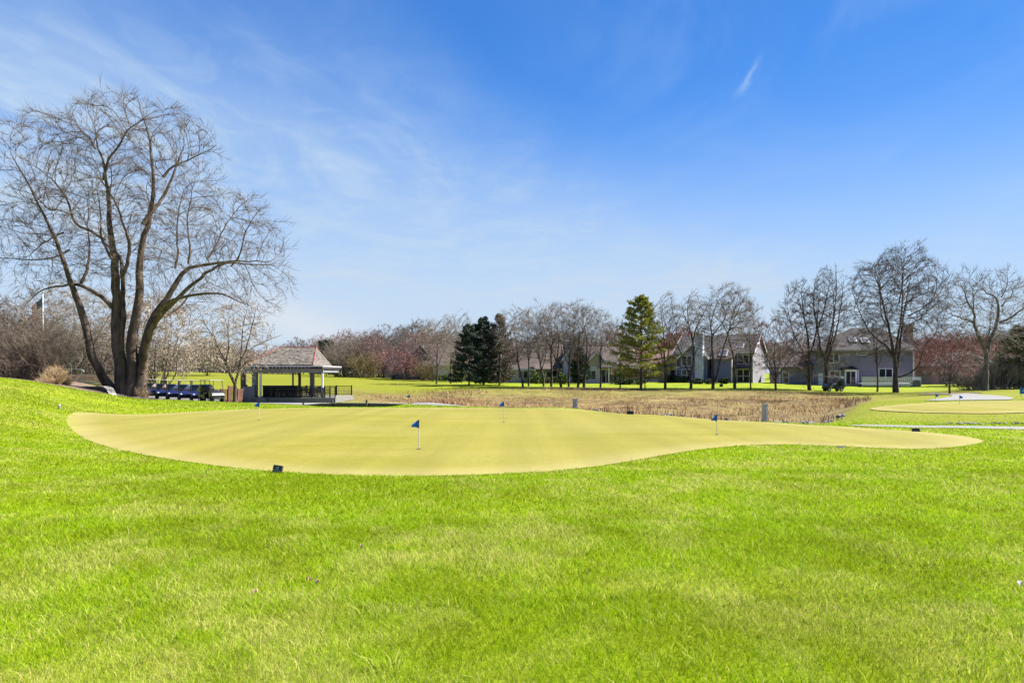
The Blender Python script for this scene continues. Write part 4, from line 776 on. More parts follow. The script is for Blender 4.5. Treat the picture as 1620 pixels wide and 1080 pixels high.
# H2 : dark grey hipped house with a deck
b = G(1385, 108); H2 = thing('house', 'dark grey two-storey house with hipped roof, white deck and brick side chimney', 'house', (b.x, b.y, tz(b.x, b.y)), math.radians(-8))
MB().box(-9.0, 5.6, 0, 9, -.6, 5.55).build('wall', darksid, H2); MB().box(-14.2, -9.003, 1.2, 8, -.6, 3.0).build('wing_wall', darksid, H2)
MB().add([(-9.5, -.5, 5.5), (6.1, -.5, 5.5), (6.1, 9.5, 5.5), (-9.5, 9.5, 5.5), (-9.5, -.5, 5.7), (6.1, -.5, 5.7), (6.1, 9.5, 5.7), (-9.5, 9.5, 5.7), (-2.0, 4.5, 9.5), (2.4, 4.5, 9.5)],
   [(0, 1, 5, 4), (1, 2, 6, 5), (2, 3, 7, 6), (3, 0, 4, 7), (4, 5, 9, 8), (5, 6, 9), (6, 7, 8, 9), (7, 4, 8), (3, 2, 1, 0)]).build('roof', shing, H2)
MB().box(-9.55, 6.15, -.62, -.503, 5.46, 5.64).build('gutter', mat('tan_fascia', (.26, .22, .18), .7), H2)
MB().add([(-14.6, .8, 2.9), (-9.01, .8, 2.9), (-9.01, 8.4, 2.9), (-14.6, 8.4, 2.9), (-14.6, .8, 3.05), (-9.01, .8, 3.05), (-9.01, 8.4, 3.05), (-14.6, 8.4, 3.05), (-12, 4.6, 5.2), (-9.01, 4.6, 5.2)],
   [(0, 1, 5, 4), (2, 3, 7, 6), (3, 0, 4, 7), (4, 5, 9, 8), (6, 7, 8, 9), (7, 4, 8), (3, 2, 1, 0), (1, 2, 6, 9, 5)]).build('wing_roof', shing, H2)
skylight(H2, -2.9, 1.65, 7.4, 1.1, 1.2, math.atan2(3.8, 5)); skylight(H2, -1.1, 1.45, 7.25, 1.1, 1.2, math.atan2(3.8, 5))
win(H2, -13.3, .5, .85, 1.75, 1.2, mull=(1, 2)); win(H2, -6.3, 3.75, 1.6, 1.35, 0, mull=(2, 1)); win(H2, -6.1, 1.35, 1.4, 1.0, 0, mull=(2, 1)); win(H2, -2.0, 5.0, 1.5, .22, 0); win(H2, 1.5, 1.2, 1.9, 1.5, 0, mull=(2, 1), name='patio_door')
MB().box(-8.6, -7.9, -.06, -.004, -.1, 2.0).build('door', white, H2); MB().box(-9.08, -8.9, 1.0, 1.19, -.6, 2.9).build('corner_board', white, H2); MB().box(-14.27, -14.1, 1.1, 1.21, -.6, 2.95).build('corner_board', white, H2)
MB().box(5.52, 5.68, -.08, .1, -.6, 5.5).build('corner_board', white, H2)
MB().add([(-5.3, -.004, -.5), (-4.8, -.9, -.5), (-3.2, -.9, -.5), (-2.6, -.004, -.5), (-5.3, -.004, 2.55), (-4.8, -.9, 2.55), (-3.2, -.9, 2.55), (-2.6, -.004, 2.55)], [(0, 1, 5, 4), (1, 2, 6, 5), (2, 3, 7, 6), (4, 5, 6, 7), (3, 2, 1, 0)]).build('bay', darksid, H2)
win(H2, -4.0, .3, 1.35, 2.0, -.9, name='bay_window', mull=(2, 1))
bw = MB().box(-5.35, -5.2, -.12, -.01, -.5, 2.55).box(-4.9, -4.72, -1.0, -.86, -.5, 2.55).box(-3.28, -3.1, -1.0, -.86, -.5, 2.55).box(-2.7, -2.52, -.12, -.01, -.5, 2.55).box(-4.9, -3.1, -1.02, -.85, 2.4, 2.6).build('bay_trim', white, H2)
MB().add([(-5.5, -.01, 2.6), (-4.9, -1.15, 2.6), (-3.1, -1.15, 2.6), (-2.4, -.01, 2.6), (-4.6, -.02, 3.15), (-3.4, -.02, 3.15)], [(0, 1, 4), (1, 2, 5, 4), (2, 3, 5), (0, 4, 5, 3), (3, 2, 1, 0)]).build('bay_roof', mat('dark_roof', (.03, .03, .033), .8), H2)
dk = MB().box(-3.3, 5.2, -3.6, -1.05, .35, .5).box(-3.3, 5.2, -3.66, -3.603, .1, .48)
for k in range(30): dk.box(-3.28+k*.29, -3.2+k*.29, -3.6, -3.55, .5, 1.45)
for z in (.75, 1.0, 1.22, 1.45): dk.box(-3.3, 5.2, -3.64, -3.54, z-.10, z)
for k in range(9): dk.box(5.1, 5.18, -3.5+k*.29, -3.42+k*.29, .5, 1.45)
dk.box(5.1, 5.2, -3.6, -1.1, 1.35, 1.45)
for x in (-3.2, -.4, 2.4, 5.1): dk.box(x, x+.12, -3.5, -3.38, -.9, .35)
dk.build('deck', white, H2)
MB().box(5.605, 6.9, 2.4, 4.6, -.6, 6.4).box(5.7, 6.7, 2.7, 4.3, 6.4, 9.6).box(5.62, 6.78, 2.62, 4.38, 9.6, 9.85).build('chimney', brick, H2)
MB().box(5.603, 7.4, 4.9, 7.5, -.6, 4.8).build('brick_bay', brick, H2)
ac = thing('air_conditioner', 'grey outdoor air conditioner unit beside the brick chimney of the hipped house', 'air conditioner', tuple(G(1448, 104)))
a = MB(); a.box(-.5, .5, -.5, .5, 0, .95)
for k in range(9): a.box(-.52, .52, -.52, -.5, .06+k*.1, .11+k*.1)
a.build('casing', mat('unit_grey', (.17, .16, .15), .6), ac); MB().cyl((0, 0, .95), (0, 0, 1.02), .4, n=16).build('fan_grille', mat('black_metal', (.015, .015, .017), .5), ac)

# H3 : brown-roofed house with a brick chimney in its gable
b = G(872, 116); H3 = thing('house', 'brown-roofed house with a tall brick chimney on its blue-grey gable, behind the tree row', 'house', tuple(b), math.radians(4))
gable_wall(-7.5, 2.0, 0, 9, 2.6, 6.6).build('wall', beigesid, H3); gable_roof(H3, -7.5, 2.0, 0, 9, 2.65, 6.9, over=.4, m=shingb)
gable_wall(1.9, 6.1, -1.5, 8, 4.0, 6.9, 'y').build('gable_wall', palesid, H3); gable_roof(H3, 1.8, 6.2, -1.5, 8, 4.05, 7.05, over=.5, axis='y', m=shingb, name='gable_roof')
MB().box(3.15, 4.15, -2.3, -1.503, -.6, 7.5).box(3.05, 4.25, -2.4, -1.45, 7.5, 7.75).build('chimney', brick, H3)
win(H3, -.4, 1.0, 2.6, 1.1, 0, mull=(3, 1)); win(H3, -4.8, .8, 1.6, 1.2, 0, mull=(2, 1)); win(H3, 5.2, 3.3, .9, 1.4, -1.5)
MB().extr([(-1.9, 2.35), (-.05, 3.4), (-.05, 3.25), (-1.9, 2.2)], -3, 1.3, 'x').build('porch_roof', shingb, H3)
b = G(806, 130); S = thing('house', 'low red brick house end with a square chimney behind the dark spruces', 'house', tuple(b), 0)
gable_wall(-3.4, 4.4, 0, 8, 2.6, 5.2).build('wall', brick, S); gable_roof(S, -3.4, 4.4, 0, 8, 2.65, 5.3, m=shingb); MB().box(1.2, 2.3, -.9, -.003, -.6, 7.2).box(1.1, 2.4, -1.0, .1, 7.2, 7.4).build('chimney', brick, S); win(S, -1.8, .8, 1.4, 1.2, 0, mull=(2, 1))
# H4 : beige house with a small columned porch
b = G(950, 112); H4 = thing('house', 'pale house with tan front gable and small grey-roofed columned porch left of the pine', 'house', tuple(b), math.radians(3))
MB().box(-2.6, 1.6, 0, 8, -.6, 2.7).build('wall', creamsid, H4)
MB().extr([(-2.5, 2.7), (1.2, 2.7), (-.6, 4.9)], .0, 1.0, 'y').build('gable_wall', mat('tan_siding', (.48, .37, .24), .8), H4)
gable_roof(H4, -2.6, 6.0, 1.0, 9, 2.9, 6.0, m=shingb); gable_roof(H4, -2.8, 1.4, -.1, 5, 2.75, 5.05, over=.35, axis='y', m=shingb, name='gable_roof')
MB().box(1.603, 4.4, .5, 7, -.6, 2.9).build('brick_wall', brick, H4)
MB().add([(-.5, -2.6, 2.5), (2.3, -2.6, 2.5), (2.3, -.05, 2.5), (-.5, -.05, 2.5), (.9, -1.2, 3.9), (-.5, -2.6, 2.62), (2.3, -2.6, 2.62), (2.3, -.05, 2.62), (-.5, -.05, 2.62)], [(0, 1, 6, 5), (1, 2, 7, 6), (2, 3, 8, 7), (3, 0, 5, 8), (5, 6, 4), (6, 7, 4), (7, 8, 4), (8, 5, 4), (3, 2, 1, 0)]).build('porch_roof', shing, H4)
for x in (-.4, .9, 2.2): MB().box(x-.09, x+.09, -2.55, -2.37, 0, 2.5).build('porch_column', white, H4)
MB().box(-2.9, 2.6, -3.0, -.02, -.5, .02).build('terrace', conc, H4); win(H4, -1.6, .7, 1.5, 1.3, 0, mull=(2, 1)); win(H4, .9, .1, 1.5, 2.1, 0, mull=(2, 1), name='patio_door')
# H5 : brick and white house behind the pine
b = G(1045, 122); H5 = thing('house', 'low pale brick house with white corner, half hidden right of the yellow-green pine', 'house', tuple(b), math.radians(-6))
gable_wall(-6, 5.5, 0, 8, 2.7, 5.6).build('wall', brickmat('pale_brick', (.34, .24, .19), (.42, .31, .26), (.36, .32, .28), 2.2), H5); gable_roof(H5, -6, 5.5, 0, 8, 2.75, 5.8, m=mat('reddish_shingles', (.15, .085, .075), .95, (.22, .13, .115), 5))
MB().box(-3.5, -.5, -.08, -.003, -.5, 2.6).build('siding_panel', white, H5); win(H5, -2.8, .5, .8, 1.4, -.08); win(H5, 1.6, 1.1, 1.8, 1.0, 0, mull=(2, 1))
# H6 : tan house far left of centre, with garage wall and deck
b = G(690, 128); H6 = thing('house', 'sprawling brown-roofed house with a sunlit cream wing left of the dark evergreens', 'house', tuple(b), math.radians(5))
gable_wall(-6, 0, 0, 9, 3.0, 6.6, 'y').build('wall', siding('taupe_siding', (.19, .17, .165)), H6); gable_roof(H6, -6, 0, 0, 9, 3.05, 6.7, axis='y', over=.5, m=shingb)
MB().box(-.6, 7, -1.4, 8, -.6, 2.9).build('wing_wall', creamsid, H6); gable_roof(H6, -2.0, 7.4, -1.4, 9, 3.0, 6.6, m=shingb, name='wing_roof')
win(H6, -4.2, .8, 1.2, 1.4, 0); win(H6, -1.9, .8, 1.2, 1.4, 0); win(H6, 5.6, .6, 1.4, 1.4, -1.4, mull=(2, 1)); win(H6, -3, 3.4, 1.1, 1.1, 0)
b = G(634, 138); H7 = thing('house', 'small pale gabled house with a grey railed deck behind the reddish trees', 'house', tuple(b), math.radians(8))
gable_wall(-2.8, 3.4, 0, 9, 3.4, 6.0, 'y').build('wall', palesid, H7); gable_roof(H7, -2.8, 3.4, 0, 9, 3.45, 6.1, axis='y', m=shingb); win(H7, -1, 1, 1.4, 1.4, 0, mull=(2, 1)); win(H7, 1.8, 1, 1.4, 1.4, 0, mull=(2, 1))
d = MB().box(-3, 4.5, -3.4, -.1, .7, .85).box(-3, 4.5, -3.46, -3.404, -.4, .7)
for k in range(26): d.box(-3+k*.29, -2.94+k*.29, -3.4, -3.34, .85, 1.75)
d.box(-3, 4.5, -3.42, -3.34, 1.75, 1.83).build('deck', mat('grey_deck', (.20, .20, .215), .8), H7)
b = G(1532, 112); H8 = thing('house', 'grey gabled garage half hidden behind the red-budded trees at right', 'house', tuple(b), math.radians(-10))
gable_wall(-4.5, 4.5, 0, 9, 2.9, 4.9, 'y').build('wall', siding('rose_siding', (.22, .18, .175)), H8); gable_roof(H8, -4.5, 4.5, 0, 9, 2.95, 5.0, axis='y', over=.4); win(H8, 1.2, .8, 1.4, 1.3, 0, mull=(2, 1))
b = G(12, 95); H9 = thing('shed', 'low white-walled shed behind the bare bushes at the far left', 'shed', tuple(b), .1)
gable_wall(-3, 3, 0, 4, 2.3, 3.2).build('wall', white, H9); gable_roof(H9, -3, 3, 0, 4, 2.35, 3.3, over=.3, m=shingb); win(H9, 0, .8, 1, 1, 0)

# ------------------------------------------------------------------ pavilion
PY = 62.5; p0 = W(455, 628.5, PY); PF = p0.z; k_ = PY/F
def X(px): return (px-455)*k_
PV = thing('pavilion', 'open grey patio pavilion with a hipped wood shingle roof beside the carts', 'pavilion', (p0.x, PY, PF))
gp = mat('pavilion_grey', (.19, .185, .20), .75, (.23, .225, .24), 2); br_ = mat('brown_post', (.12, .085, .07), .9)
cedar = mat('cedar_shingles', (.060, .050, .042), .9, (.205, .180, .150), 5.0, mode='voronoi', bump=.8, stretch=(1, 1.5, 2.4), lo=.35, hi=1.0)
MB().box(X(387), X(533), -.5, 6.6, -.46, 0).build('slab', mat('cast_slab', (.15, .142, .125), .9, (.19, .18, .16), 2), PV)
MB().box(X(412.5), X(427), -1.1, -.51, -.46, .0).build('step', mat('grey_block', (.15, .15, .165), .9), PV)
zE = 2.75
ea = [(X(396), -.5), (X(498), -.5), (X(498), 6.0), (X(396), 6.0)]; rx0, rx1 = X(425), X(488.5)-.1; zr = zE+1.95+.15
vs = [(x, y, zE+.15) for x, y in ea]+[(x, y, zE+.25) for x, y in ea]+[(rx0, 2.75, 4.68), (rx1, 2.75, 4.68)]
MB().add(vs, [(3, 2, 1, 0), (0, 1, 5, 4), (1, 2, 6, 5), (2, 3, 7, 6), (3, 0, 4, 7), (4, 5, 9, 8), (5, 6, 9), (6, 7, 8, 9), (7, 4, 8)]).build('roof', cedar, PV)
MB().cyl((rx0, 2.75, 4.7), (rx1, 2.75, 4.7), .05).cyl((rx1, 2.75, 4.7), (X(498), -.5, zE+.27), .045).cyl((rx0, 2.75, 4.7), (X(396), -.5, zE+.27), .045).build('ridge_cap', mat('red_flashing', (.24, .06, .05), .7), PV)
MB().box(X(396)-.1, X(515.5), -1.0, -.72, zE+.06, zE+.14).box(X(498), X(515.5), -.719, 5.8, zE+.07, zE+.13).build('fascia', white, PV)
rf = MB()
for i in range(21): x = X(400)+i*(X(514)-X(400))/20; rf.box(x-.04, x+.04, -.98, 5.9, zE-.12, zE+.055)
rf.build('rafters', mat('dark_rafters', (.05, .047, .05), .8), PV)
MB().box(X(412), X(513), -.32, -.14, zE-.5, zE-.125).box(X(386), X(412)-.01, -.30, -.15, zE-.45, zE-.125).box(X(386), X(513), 5.2, 5.35, zE-.5, zE-.125).box(X(512)-.15, X(512), -.13, 5.19, zE-.46, zE-.13).box(X(387), X(387)+.15, -.13, 5.19, zE-.46, zE-.13).build('beam', gp, PV)
for px, y, w, m_ in ((385, -.2, .26, br_), (401.5, .3, .42, gp), (413.5, -.22, .17, white), (463.5, 5.25, .14, gp), (474, 4.4, .22, br_), (494, 3.6, .36, gp), (511, -.22, .15, white), (388, 5.2, .2, br_)):
    xx = X(px) if y < 1 else X(px)*(PY+y)/PY+(455-CX)*y/F*-0+((px-CX)*(PY+y)/F-(px-CX)*PY/F)-(X(px)*(PY+y)/PY-X(px))
    MB().box(xx-w/2, xx+w/2, y-w/2, y+w/2, .0, zE-.13).build('post', m_, PV)
ln = MB().box(X(396)-.05, X(396)+.35, .4, .7, 2.05, 2.3).build('hanging_lamp', mat('black_metal', (.015, .015, .017), .5), PV)
cab = thing('cabinet', 'grey two-door serving cabinet between the dark and grey pavilion posts', 'cabinet', (p0.x+X(395), PY-.1, PF))
MB().box(-.55, .55, -.35, .35, 0, .96).box(-.6, .6, -.4, .4, .96, 1.02).build('body', gp, cab); MB().box(-.50, -.02, -.37, -.352, .1, .88).box(.02, .50, -.37, -.352, .1, .88).build('doors', mat('cabinet_door', (.17, .17, .21), .6), cab); 
pt_ = MB().cyl((0, 0, 0), (0, 0, .14), .09, .12, 12).build('pot', mat('black_metal', (.015, .015, .017), .5)); pt_.location = (p0.x+X(395)-.25, PY-.15, PF+1.022); tag(pt_, 'small black pot standing on the grey serving cabinet', 'pot')
blk = mat('black_resin', (.014, .014, .016), .5); ctr = thing('bar_counter', 'long black outdoor bar counter inside the pavilion', 'counter', (p0.x+X(434), PY+1.4, PF))
MB().box(-1.45, 1.6, -.35, .35, 0, 1.02).build('base', blk, ctr); MB().box(-1.5, 1.65, -.42, .42, 1.02, 1.08).build('top', mat('dark_stone', (.03, .03, .032), .3), ctr)
def make_chair():
    t = thing('patio_chair', 'black patio chair', 'chair', group='black chairs round the pavilion tables'); MB().box(-.24, .24, -.24, .24, .42, .47).build('seat', blk, t)
    b_ = MB().box(-.24, -.2, .2, .24, .47, .95).box(.2, .24, .2, .24, .47, .95)
    for z in (.6, .72, .84, .93): b_.box(-.2, .2, .205, .235, z-.03, z+.02)
    b_.build('backrest', blk, t)
    MB().box(-.26, -.22, -.22, .2, .64, .67).build('armrest', blk, t); MB().box(.22, .26, -.22, .2, .64, .67).build('armrest', blk, t)
    for sx in (-.22, .22):
        for sy in (-.22, .22): MB().cyl((sx, sy, .42), (sx*1.08, sy*1.08, 0), .018, n=6).build('leg', mat('grey_metal', (.2, .2, .21), .4, metal=.6), t)
    return t
def make_table():
    t = thing('patio_table', 'dark patio table', 'table', group='dark tables in the pavilion'); MB().cyl((0, 0, .70), (0, 0, .74), .55, n=20).build('table_top', mat('dark_stone', (.03, .03, .032), .3), t)
    MB().cyl((0, 0, .04), (0, 0, .7), .04).cyl((0, 0, 0), (0, 0, .04), .28, n=16).build('pedestal', blk, t); return t
ch0 = make_chair(); tb0 = make_table()
TABS = [(440, -.05, 'by the bar counter'), (452, 0.15, 'second from the left in the pavilion'), (470, .3, 'near the middle of the pavilion front'), (486, .2, 'third from the right of the pavilion'), (502, .5, 'nearest the right pavilion post'), (478, 3.0, 'at the back beside the brown post')]
first = True
for i, (px, y, d) in enumerate(TABS):
    t = tb0 if i == 0 else copy_tree(tb0); t.location = (p0.x+X(px), PY+y+.6, PF); t['label'] = 'round dark patio table '+d
    for j, a in enumerate((.5, 2.1, 3.6, 5.2)):
        if i in (1,) and j > 1: continue
        c = ch0 if first else copy_tree(ch0); first = False; q = a+i*.7; c.location = (t.location.x+math.cos(q)*.62, t.location.y+math.sin(q)*.55, PF); c.rotation_euler = (0, 0, q-math.pi/2)
        c['label'] = 'black slatted patio chair at the table '+d; c['group'] = 'chairs at the table '+d
def railing(label, A, B, h, m, n, posts=3, wood=False):
    A = Vector(A); B = Vector(B); L = (B-A).length; t = thing('railing' if not wood else 'wooden_fence', label, 'railing' if not wood else 'fence', tuple(A), math.atan2(B.y-A.y, B.x-A.x)); dz = (B.z-A.z)
    r = MB(); r.box(0, L, -.02, .02, h-.05, h); 
    if not wood: r.box(0, L, -.02, .02, .08, .12)
    r.build('rail', m, t); bl = MB(); w = .012 if not wood else L/n*.36
    for i in range(n): x = (i+.5)*L/n; bl.box(x-w, x+w, -.012, .012, .06, h-.055)
    bl.build('balusters' if not wood else 'boards', m, t)
    for i in range(posts): x = L*i/(posts-1); MB().box(x-.05, x+.05, -.05, .05, -.1, h+.06).build('post', m, t)
    return t
P3 = lambda px, y, z=0: (p0.x+X(px), PY+y, PF+z)
railing('black metal railing closing the right end of the pavilion slab', P3(515, -.3), P3(531, -.2), .95, blk, 9)
railing('low black railing across the front of the pavilion seating', P3(441, -.42), P3(513, -.42), .85, blk, 44, 5)
railing('black railing along the back edge of the pavilion slab', P3(400, 6.2), P3(531, 6.2), .95, blk, 60, 6)
rw = mat('red_brown_wood', (.16, .06, .045), .8, (.08, .04, .035), 3)
g_ = G(349, 59); g2 = G(361, 59.5); railing('dark red board fence section between the last cart and the small blossoming tree', tuple(g_), tuple(g2), 1.15, rw, 5, 2, True)
g_ = G(361.5, 59.5); g2 = G(372, 60); railing('taller dark wooden fence section behind the small blossoming tree', tuple(g_), tuple(g2), 1.45, rw, 5, 2, True)
g_ = G(376, 60); g2 = G(385, 61); railing('short dark wooden fence section against the left pavilion post', tuple(g_), tuple(g2), 1.2, rw, 4, 2, True)

# ------------------------------------------------------------------ low walls
def ribbon_wall(name, label, pts, w, htop, hbot, m, cap=None, cat='wall'):
    t = thing(name, label, cat, tuple(pts[0])); b = MB(); c = MB(); o = Vector(pts[0]); P = [Vector(p)-o for p in pts]
    def sec(p, d, w_, z0, z1): n = Vector((-d.y, d.x, 0)).normalized()*w_/2; return [p-n+Vector((0, 0, z0)), p+n+Vector((0, 0, z0)), p+n+Vector((0, 0, z1)), p-n+Vector((0, 0, z1))]
    for mb, w_, z0, z1 in ((b, w, hbot, htop-.06), (c, w+.12, htop-.058, htop)):
        V = []; 
        for i, p in enumerate(P): d = (P[min(i+1, len(P)-1)]-P[max(i-1, 0)]); d.z = 0; V += sec(p, d, w_, z0, z1)
        n = len(P); mb.add(V, [(0, 1, 2, 3), (4*n-1, 4*n-2, 4*n-3, 4*n-4)]+[(4*i+a, 4*i+(a+1) % 4, 4*i+4+(a+1) % 4, 4*i+4+a) for i in range(n-1) for a in range(4)])
    b.build('wall_face', m, t); c.build('cap', cap or m, t); return t
stone = brickmat('rubble_stone', (.55, .27, .18), (.80, .68, .56), (.30, .24, .20), 2.3, .75, .34)
capm = mat('limestone_cap', (.27, .245, .20), .9, (.34, .32, .27), 2)
wz = lambda px, py, Y: tuple(W(px, py, Y))
ribbon_wall('stone_wall', 'reddish rubble stone retaining wall with a flat cap behind the big cottonwood', [wz(97, 592, 50.5), wz(112, 592, 50.8), wz(130, 592, 51), wz(160, 592.5, 51.2), wz(190, 593, 51.5), wz(214, 594, 53)], .5, 0, -1.4, stone, capm)
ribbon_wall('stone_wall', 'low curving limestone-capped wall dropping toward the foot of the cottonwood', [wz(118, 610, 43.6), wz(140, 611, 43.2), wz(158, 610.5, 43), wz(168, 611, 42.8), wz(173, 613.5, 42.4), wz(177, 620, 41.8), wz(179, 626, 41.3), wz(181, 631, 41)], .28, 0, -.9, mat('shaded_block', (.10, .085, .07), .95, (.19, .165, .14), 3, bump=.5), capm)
timber = mat('dark_timber', (.075, .065, .055), .9, (.12, .10, .085), 3)
tp = [wz(480, 640.5, 50.5), wz(510, 637.6, 48.5), wz(540, 636.4, 47), wz(580, 636.8, 45.6), wz(615, 637.4, 44.4), wz(645, 638.4, 43.2)]
ribbon_wall('retaining_wall', 'low dark timber retaining wall edging the concrete apron behind the green', tp, .22, 0, -.6, timber, capm)
for i, (px, py, Y) in enumerate(((480, 640.5, 50.5), (525, 637, 47.7), (580, 636.8, 45.5))):
    q = wz(px, py, Y-.3); t = thing('bollard_light', ['short dark bollard at the left end of the timber wall', 'short dark bollard on the left part of the timber wall', 'short dark bollard midway along the timber wall'][i], 'bollard', q, 0, 'bollards on the timber wall'); MB().cyl((0, 0, -.4), (0, 0, .12), .07).build('post', timber, t); MB().cyl((0, 0, .12), (0, 0, .2), .09, .05).build('cap', blk, t)
hr = mat('galvanised_rail', (.33, .33, .32), .4, metal=.3)
def rail(label, pts, Y, legs):
    t = thing('handrail', label, 'handrail', wz(pts[0][0], pts[0][1], Y)); o = Vector(t.location); P = [Vector(wz(a, b, Y))-o for a, b in pts]; MB().path(P, .03, 8).build('rail', hr, t)
    for i in legs: MB().cyl(P[i], (P[i].x, P[i].y, P[i].z-.9), .025).build('post', hr, t)
rail('pale metal handrail sloping down to the stone wall beside the bushes', [(84, 568), (104, 584), (118, 584), (129, 584.3), (133, 588)], 54, (0, 1, 3)); rail('upper pale metal handrail sloping behind the first one', [(100, 566.5), (113, 578)], 57, (0, 1))
# ------------------------------------------------------------------ more trees: the rows, the woodland behind, shrubs
pine_l = mat('pine_needles_light', (.15, .17, .022), .8, (.26, .25, .035), .8, trans=.2); spruce_d = mat('spruce_needles', (.018, .034, .020), .85, (.035, .055, .03), 1.2); pine_m = mat('pine_needles_mixed', (.06, .075, .03), .85, (.13, .13, .06), .9)
spruce_b = mat('browning_spruce_needles', (.06, .055, .04), .85, (.11, .085, .065), 1.2)
conifer('tall yellow-green pine with loose layered boughs in the middle of the tree row', 1014, 88, 12.0, 4.9, 3, pine_l, 'pine_tree', dens=.9, base=.12, droop=.0, csize=.36)
conifer('dark green spruce, leftmost of the three evergreens before the brown-roofed houses', 742, 98, 8.6, 3.5, 4, spruce_d, 'spruce_tree', dens=.95, droop=.35)
conifer('dark evergreen with the roundest crown, middle of the three evergreens', 765, 100, 9.8, 4.0, 5, spruce_d, 'spruce_tree', dens=1.05, base=.05, droop=.1)
conifer('pointed spruce with browning boughs, rightmost of the three evergreens', 790, 99, 10.2, 3.0, 6, spruce_b, 'spruce_tree', dens=.85, droop=.35)
conifer('narrow dark evergreen beside the brick chimney of the brown-roofed house', 917, 105, 5.6, 1.5, 8, spruce_d, 'spruce_tree', dens=1.5)
conifer('broad dark evergreen standing behind the right end of the pavilion roof', 516, 150, 7.6, 5.0, 9, spruce_d, 'spruce_tree', dens=1.4, csize=.45)
conifer('olive pine cut off by the right edge of the picture', 1612, 84, 7.5, 3.0, 10, pine_m, 'pine_tree', dens=1.2, base=.2, droop=.05)
AP = dict(n=[8, 6, 4, 2], len=[.46, .52, .52, .55], ang=[42, 42, 40, 40], wig=[.08, .12, .15, .2], up=[.12, .10, .08, .04], seg=[6, 4, 3, 2], rmin=.0105, t0=[.2, .12, .1, .1], rr=[.3, .5, .6, .7])
ROW = [  # px, Y, height, spread, limbs, trunk share, lean, radius, words
 (690, 103, 9.6, 2.8, 4, .3, .05, .13, 'young bare tree on the lawn left of the dark spruces, forked low in a V'),
 (713, 106, 9.8, 1.7, 3, .35, 0, .11, 'slim straight bare tree immediately left of the darkest spruce'),
 (828, 92, 10.2, 2.6, 4, .3, -.22, .15, 'bare tree leaning left just right of the browning spruce'),
 (836, 95, 10.3, 2.2, 4, .35, 0, .13, 'upright bare tree second in the row right of the spruces'),
 (860, 94, 10.4, 2.4, 4, .3, -.15, .15, 'bare tree third in the row right of the spruces, with a slight left lean'),
 (872, 93, 10.8, 2.1, 4, .4, 0, .17, 'straight-stemmed bare tree left of the brick chimney'),
 (888, 92, 10.6, 2.6, 4, .28, -.2, .18, 'stout dark-footed bare tree just left of the brick chimney'),
 (899, 92, 11.0, 2.0, 4, .4, .05, .15, 'bare tree whose trunk crosses the brick chimney'),
 (914, 91, 10.8, 2.2, 4, .38, 0, .17, 'bare tree standing right of the brick chimney before the narrow evergreen'),
 (924, 91, 10.6, 2.4, 4, .3, .08, .20, 'thick double-looking bare tree left of the small columned porch'),
 (950, 91, 10.0, 1.9, 4, .45, 0, .14, 'thin straight bare tree in front of the small columned porch'),
 (981, 90, 8.6, 1.8, 4, .4, 0, .10, 'slender bare tree directly left of the yellow-green pine'),
 (1188, 90, 11.0, 1.5, 4, .5, 0, .10, 'thin pole-straight bare tree before the sunlit grey gable'),
 (1387, 88, 11.2, 1.8, 4, .4, 0, .12, 'slender straight bare tree in front of the white deck railing'),
 (1020, 90, 5.0, 1.6, 3, .3, 0, .08, 'small bare sapling under the right side of the yellow-green pine')]
for i, (px, Y, H, s, nm, tr, ln_, r, w) in enumerate(ROW): auto_tree(w, px, Y, H, s, 100+i, nm, tr, r, AP, 'bare trees in the row along the far lawn', 4, lean=ln_, mt=TW2, mb=BKD)
RB = dict(AP, n=[9, 6, 4, 3], rmin=.015, ang=[45, 45, 40, 40])
auto_tree('low spreading brown-twigged tree at the edge of the dry basin before the sunlit grey gable', 1227, 89, 9.0, 3.6, 140, 7, .18, .16, RB, None, 4, mt=mat('brown_twigs', (.17, .10, .075), .9, (.26, .16, .12), 1.5), multi=False)
auto_tree('small round red-budded tree on the mulch island right of the hipped house', 1503, 70, 5.8, 2.6, 141, 8, .25, .11, RB, None, 4, mt=TWR, buds=('buds', mat('red_buds', (.24, .10, .09), .9, (.32, .16, .14), 2), 3500, .07, .08))
rleaf = mat('red_leaves', (.24, .045, .035), .9, (.33, .09, .06), .7, trans=.2); pinkb = mat('pink_buds', (.17, .12, .11), .9, (.24, .175, .155), .9); redb = mat('rusty_buds', (.22, .09, .07), .9, (.30, .14, .10), .9)
auto_tree('red-leaved tree behind the blue-grey contemporary house', 1079, 134, 9.5, 4.2, 142, 8, .2, .2, RB, None, 3, mt=TWR, buds=('leaves', rleaf, 6500, .26, .28))
auto_tree('second red-leaved tree peeping over the left roof slope of the blue-grey house', 1062, 140, 8.0, 3.0, 143, 7, .2, .2, RB, None, 3, mt=TWR, buds=('leaves', rleaf, 3500, .26, .28))
RED = [(1470, 140, 8.5, 4, 'red-budded tree directly right of the brick chimney of the hipped house'), (1492, 135, 9.0, 4.4, 'wide red-budded tree behind the mulch island tree'), (1520, 138, 8.6, 4.2, 'red-budded tree above the left slope of the garage roof'), (1545, 142, 8.8, 4, 'red-budded tree above the right slope of the garage roof'), (1485, 118, 5.2, 3.6, 'low rusty-budded tree hiding the left side of the garage'), (1515, 104, 4.6, 3.0, 'pale pinkish low tree in front of the garage')]
for i, (px, Y, H, s, w) in enumerate(RED): auto_tree(w, px, Y, H, s, 150+i, 9, .15, .16, RB, 'red-budded trees at the right', 3, mt=TWR, multi=True, buds=('buds', (redb, rleaf, redb, redb, redb, pinkb)[i], 4200, .2, .3))
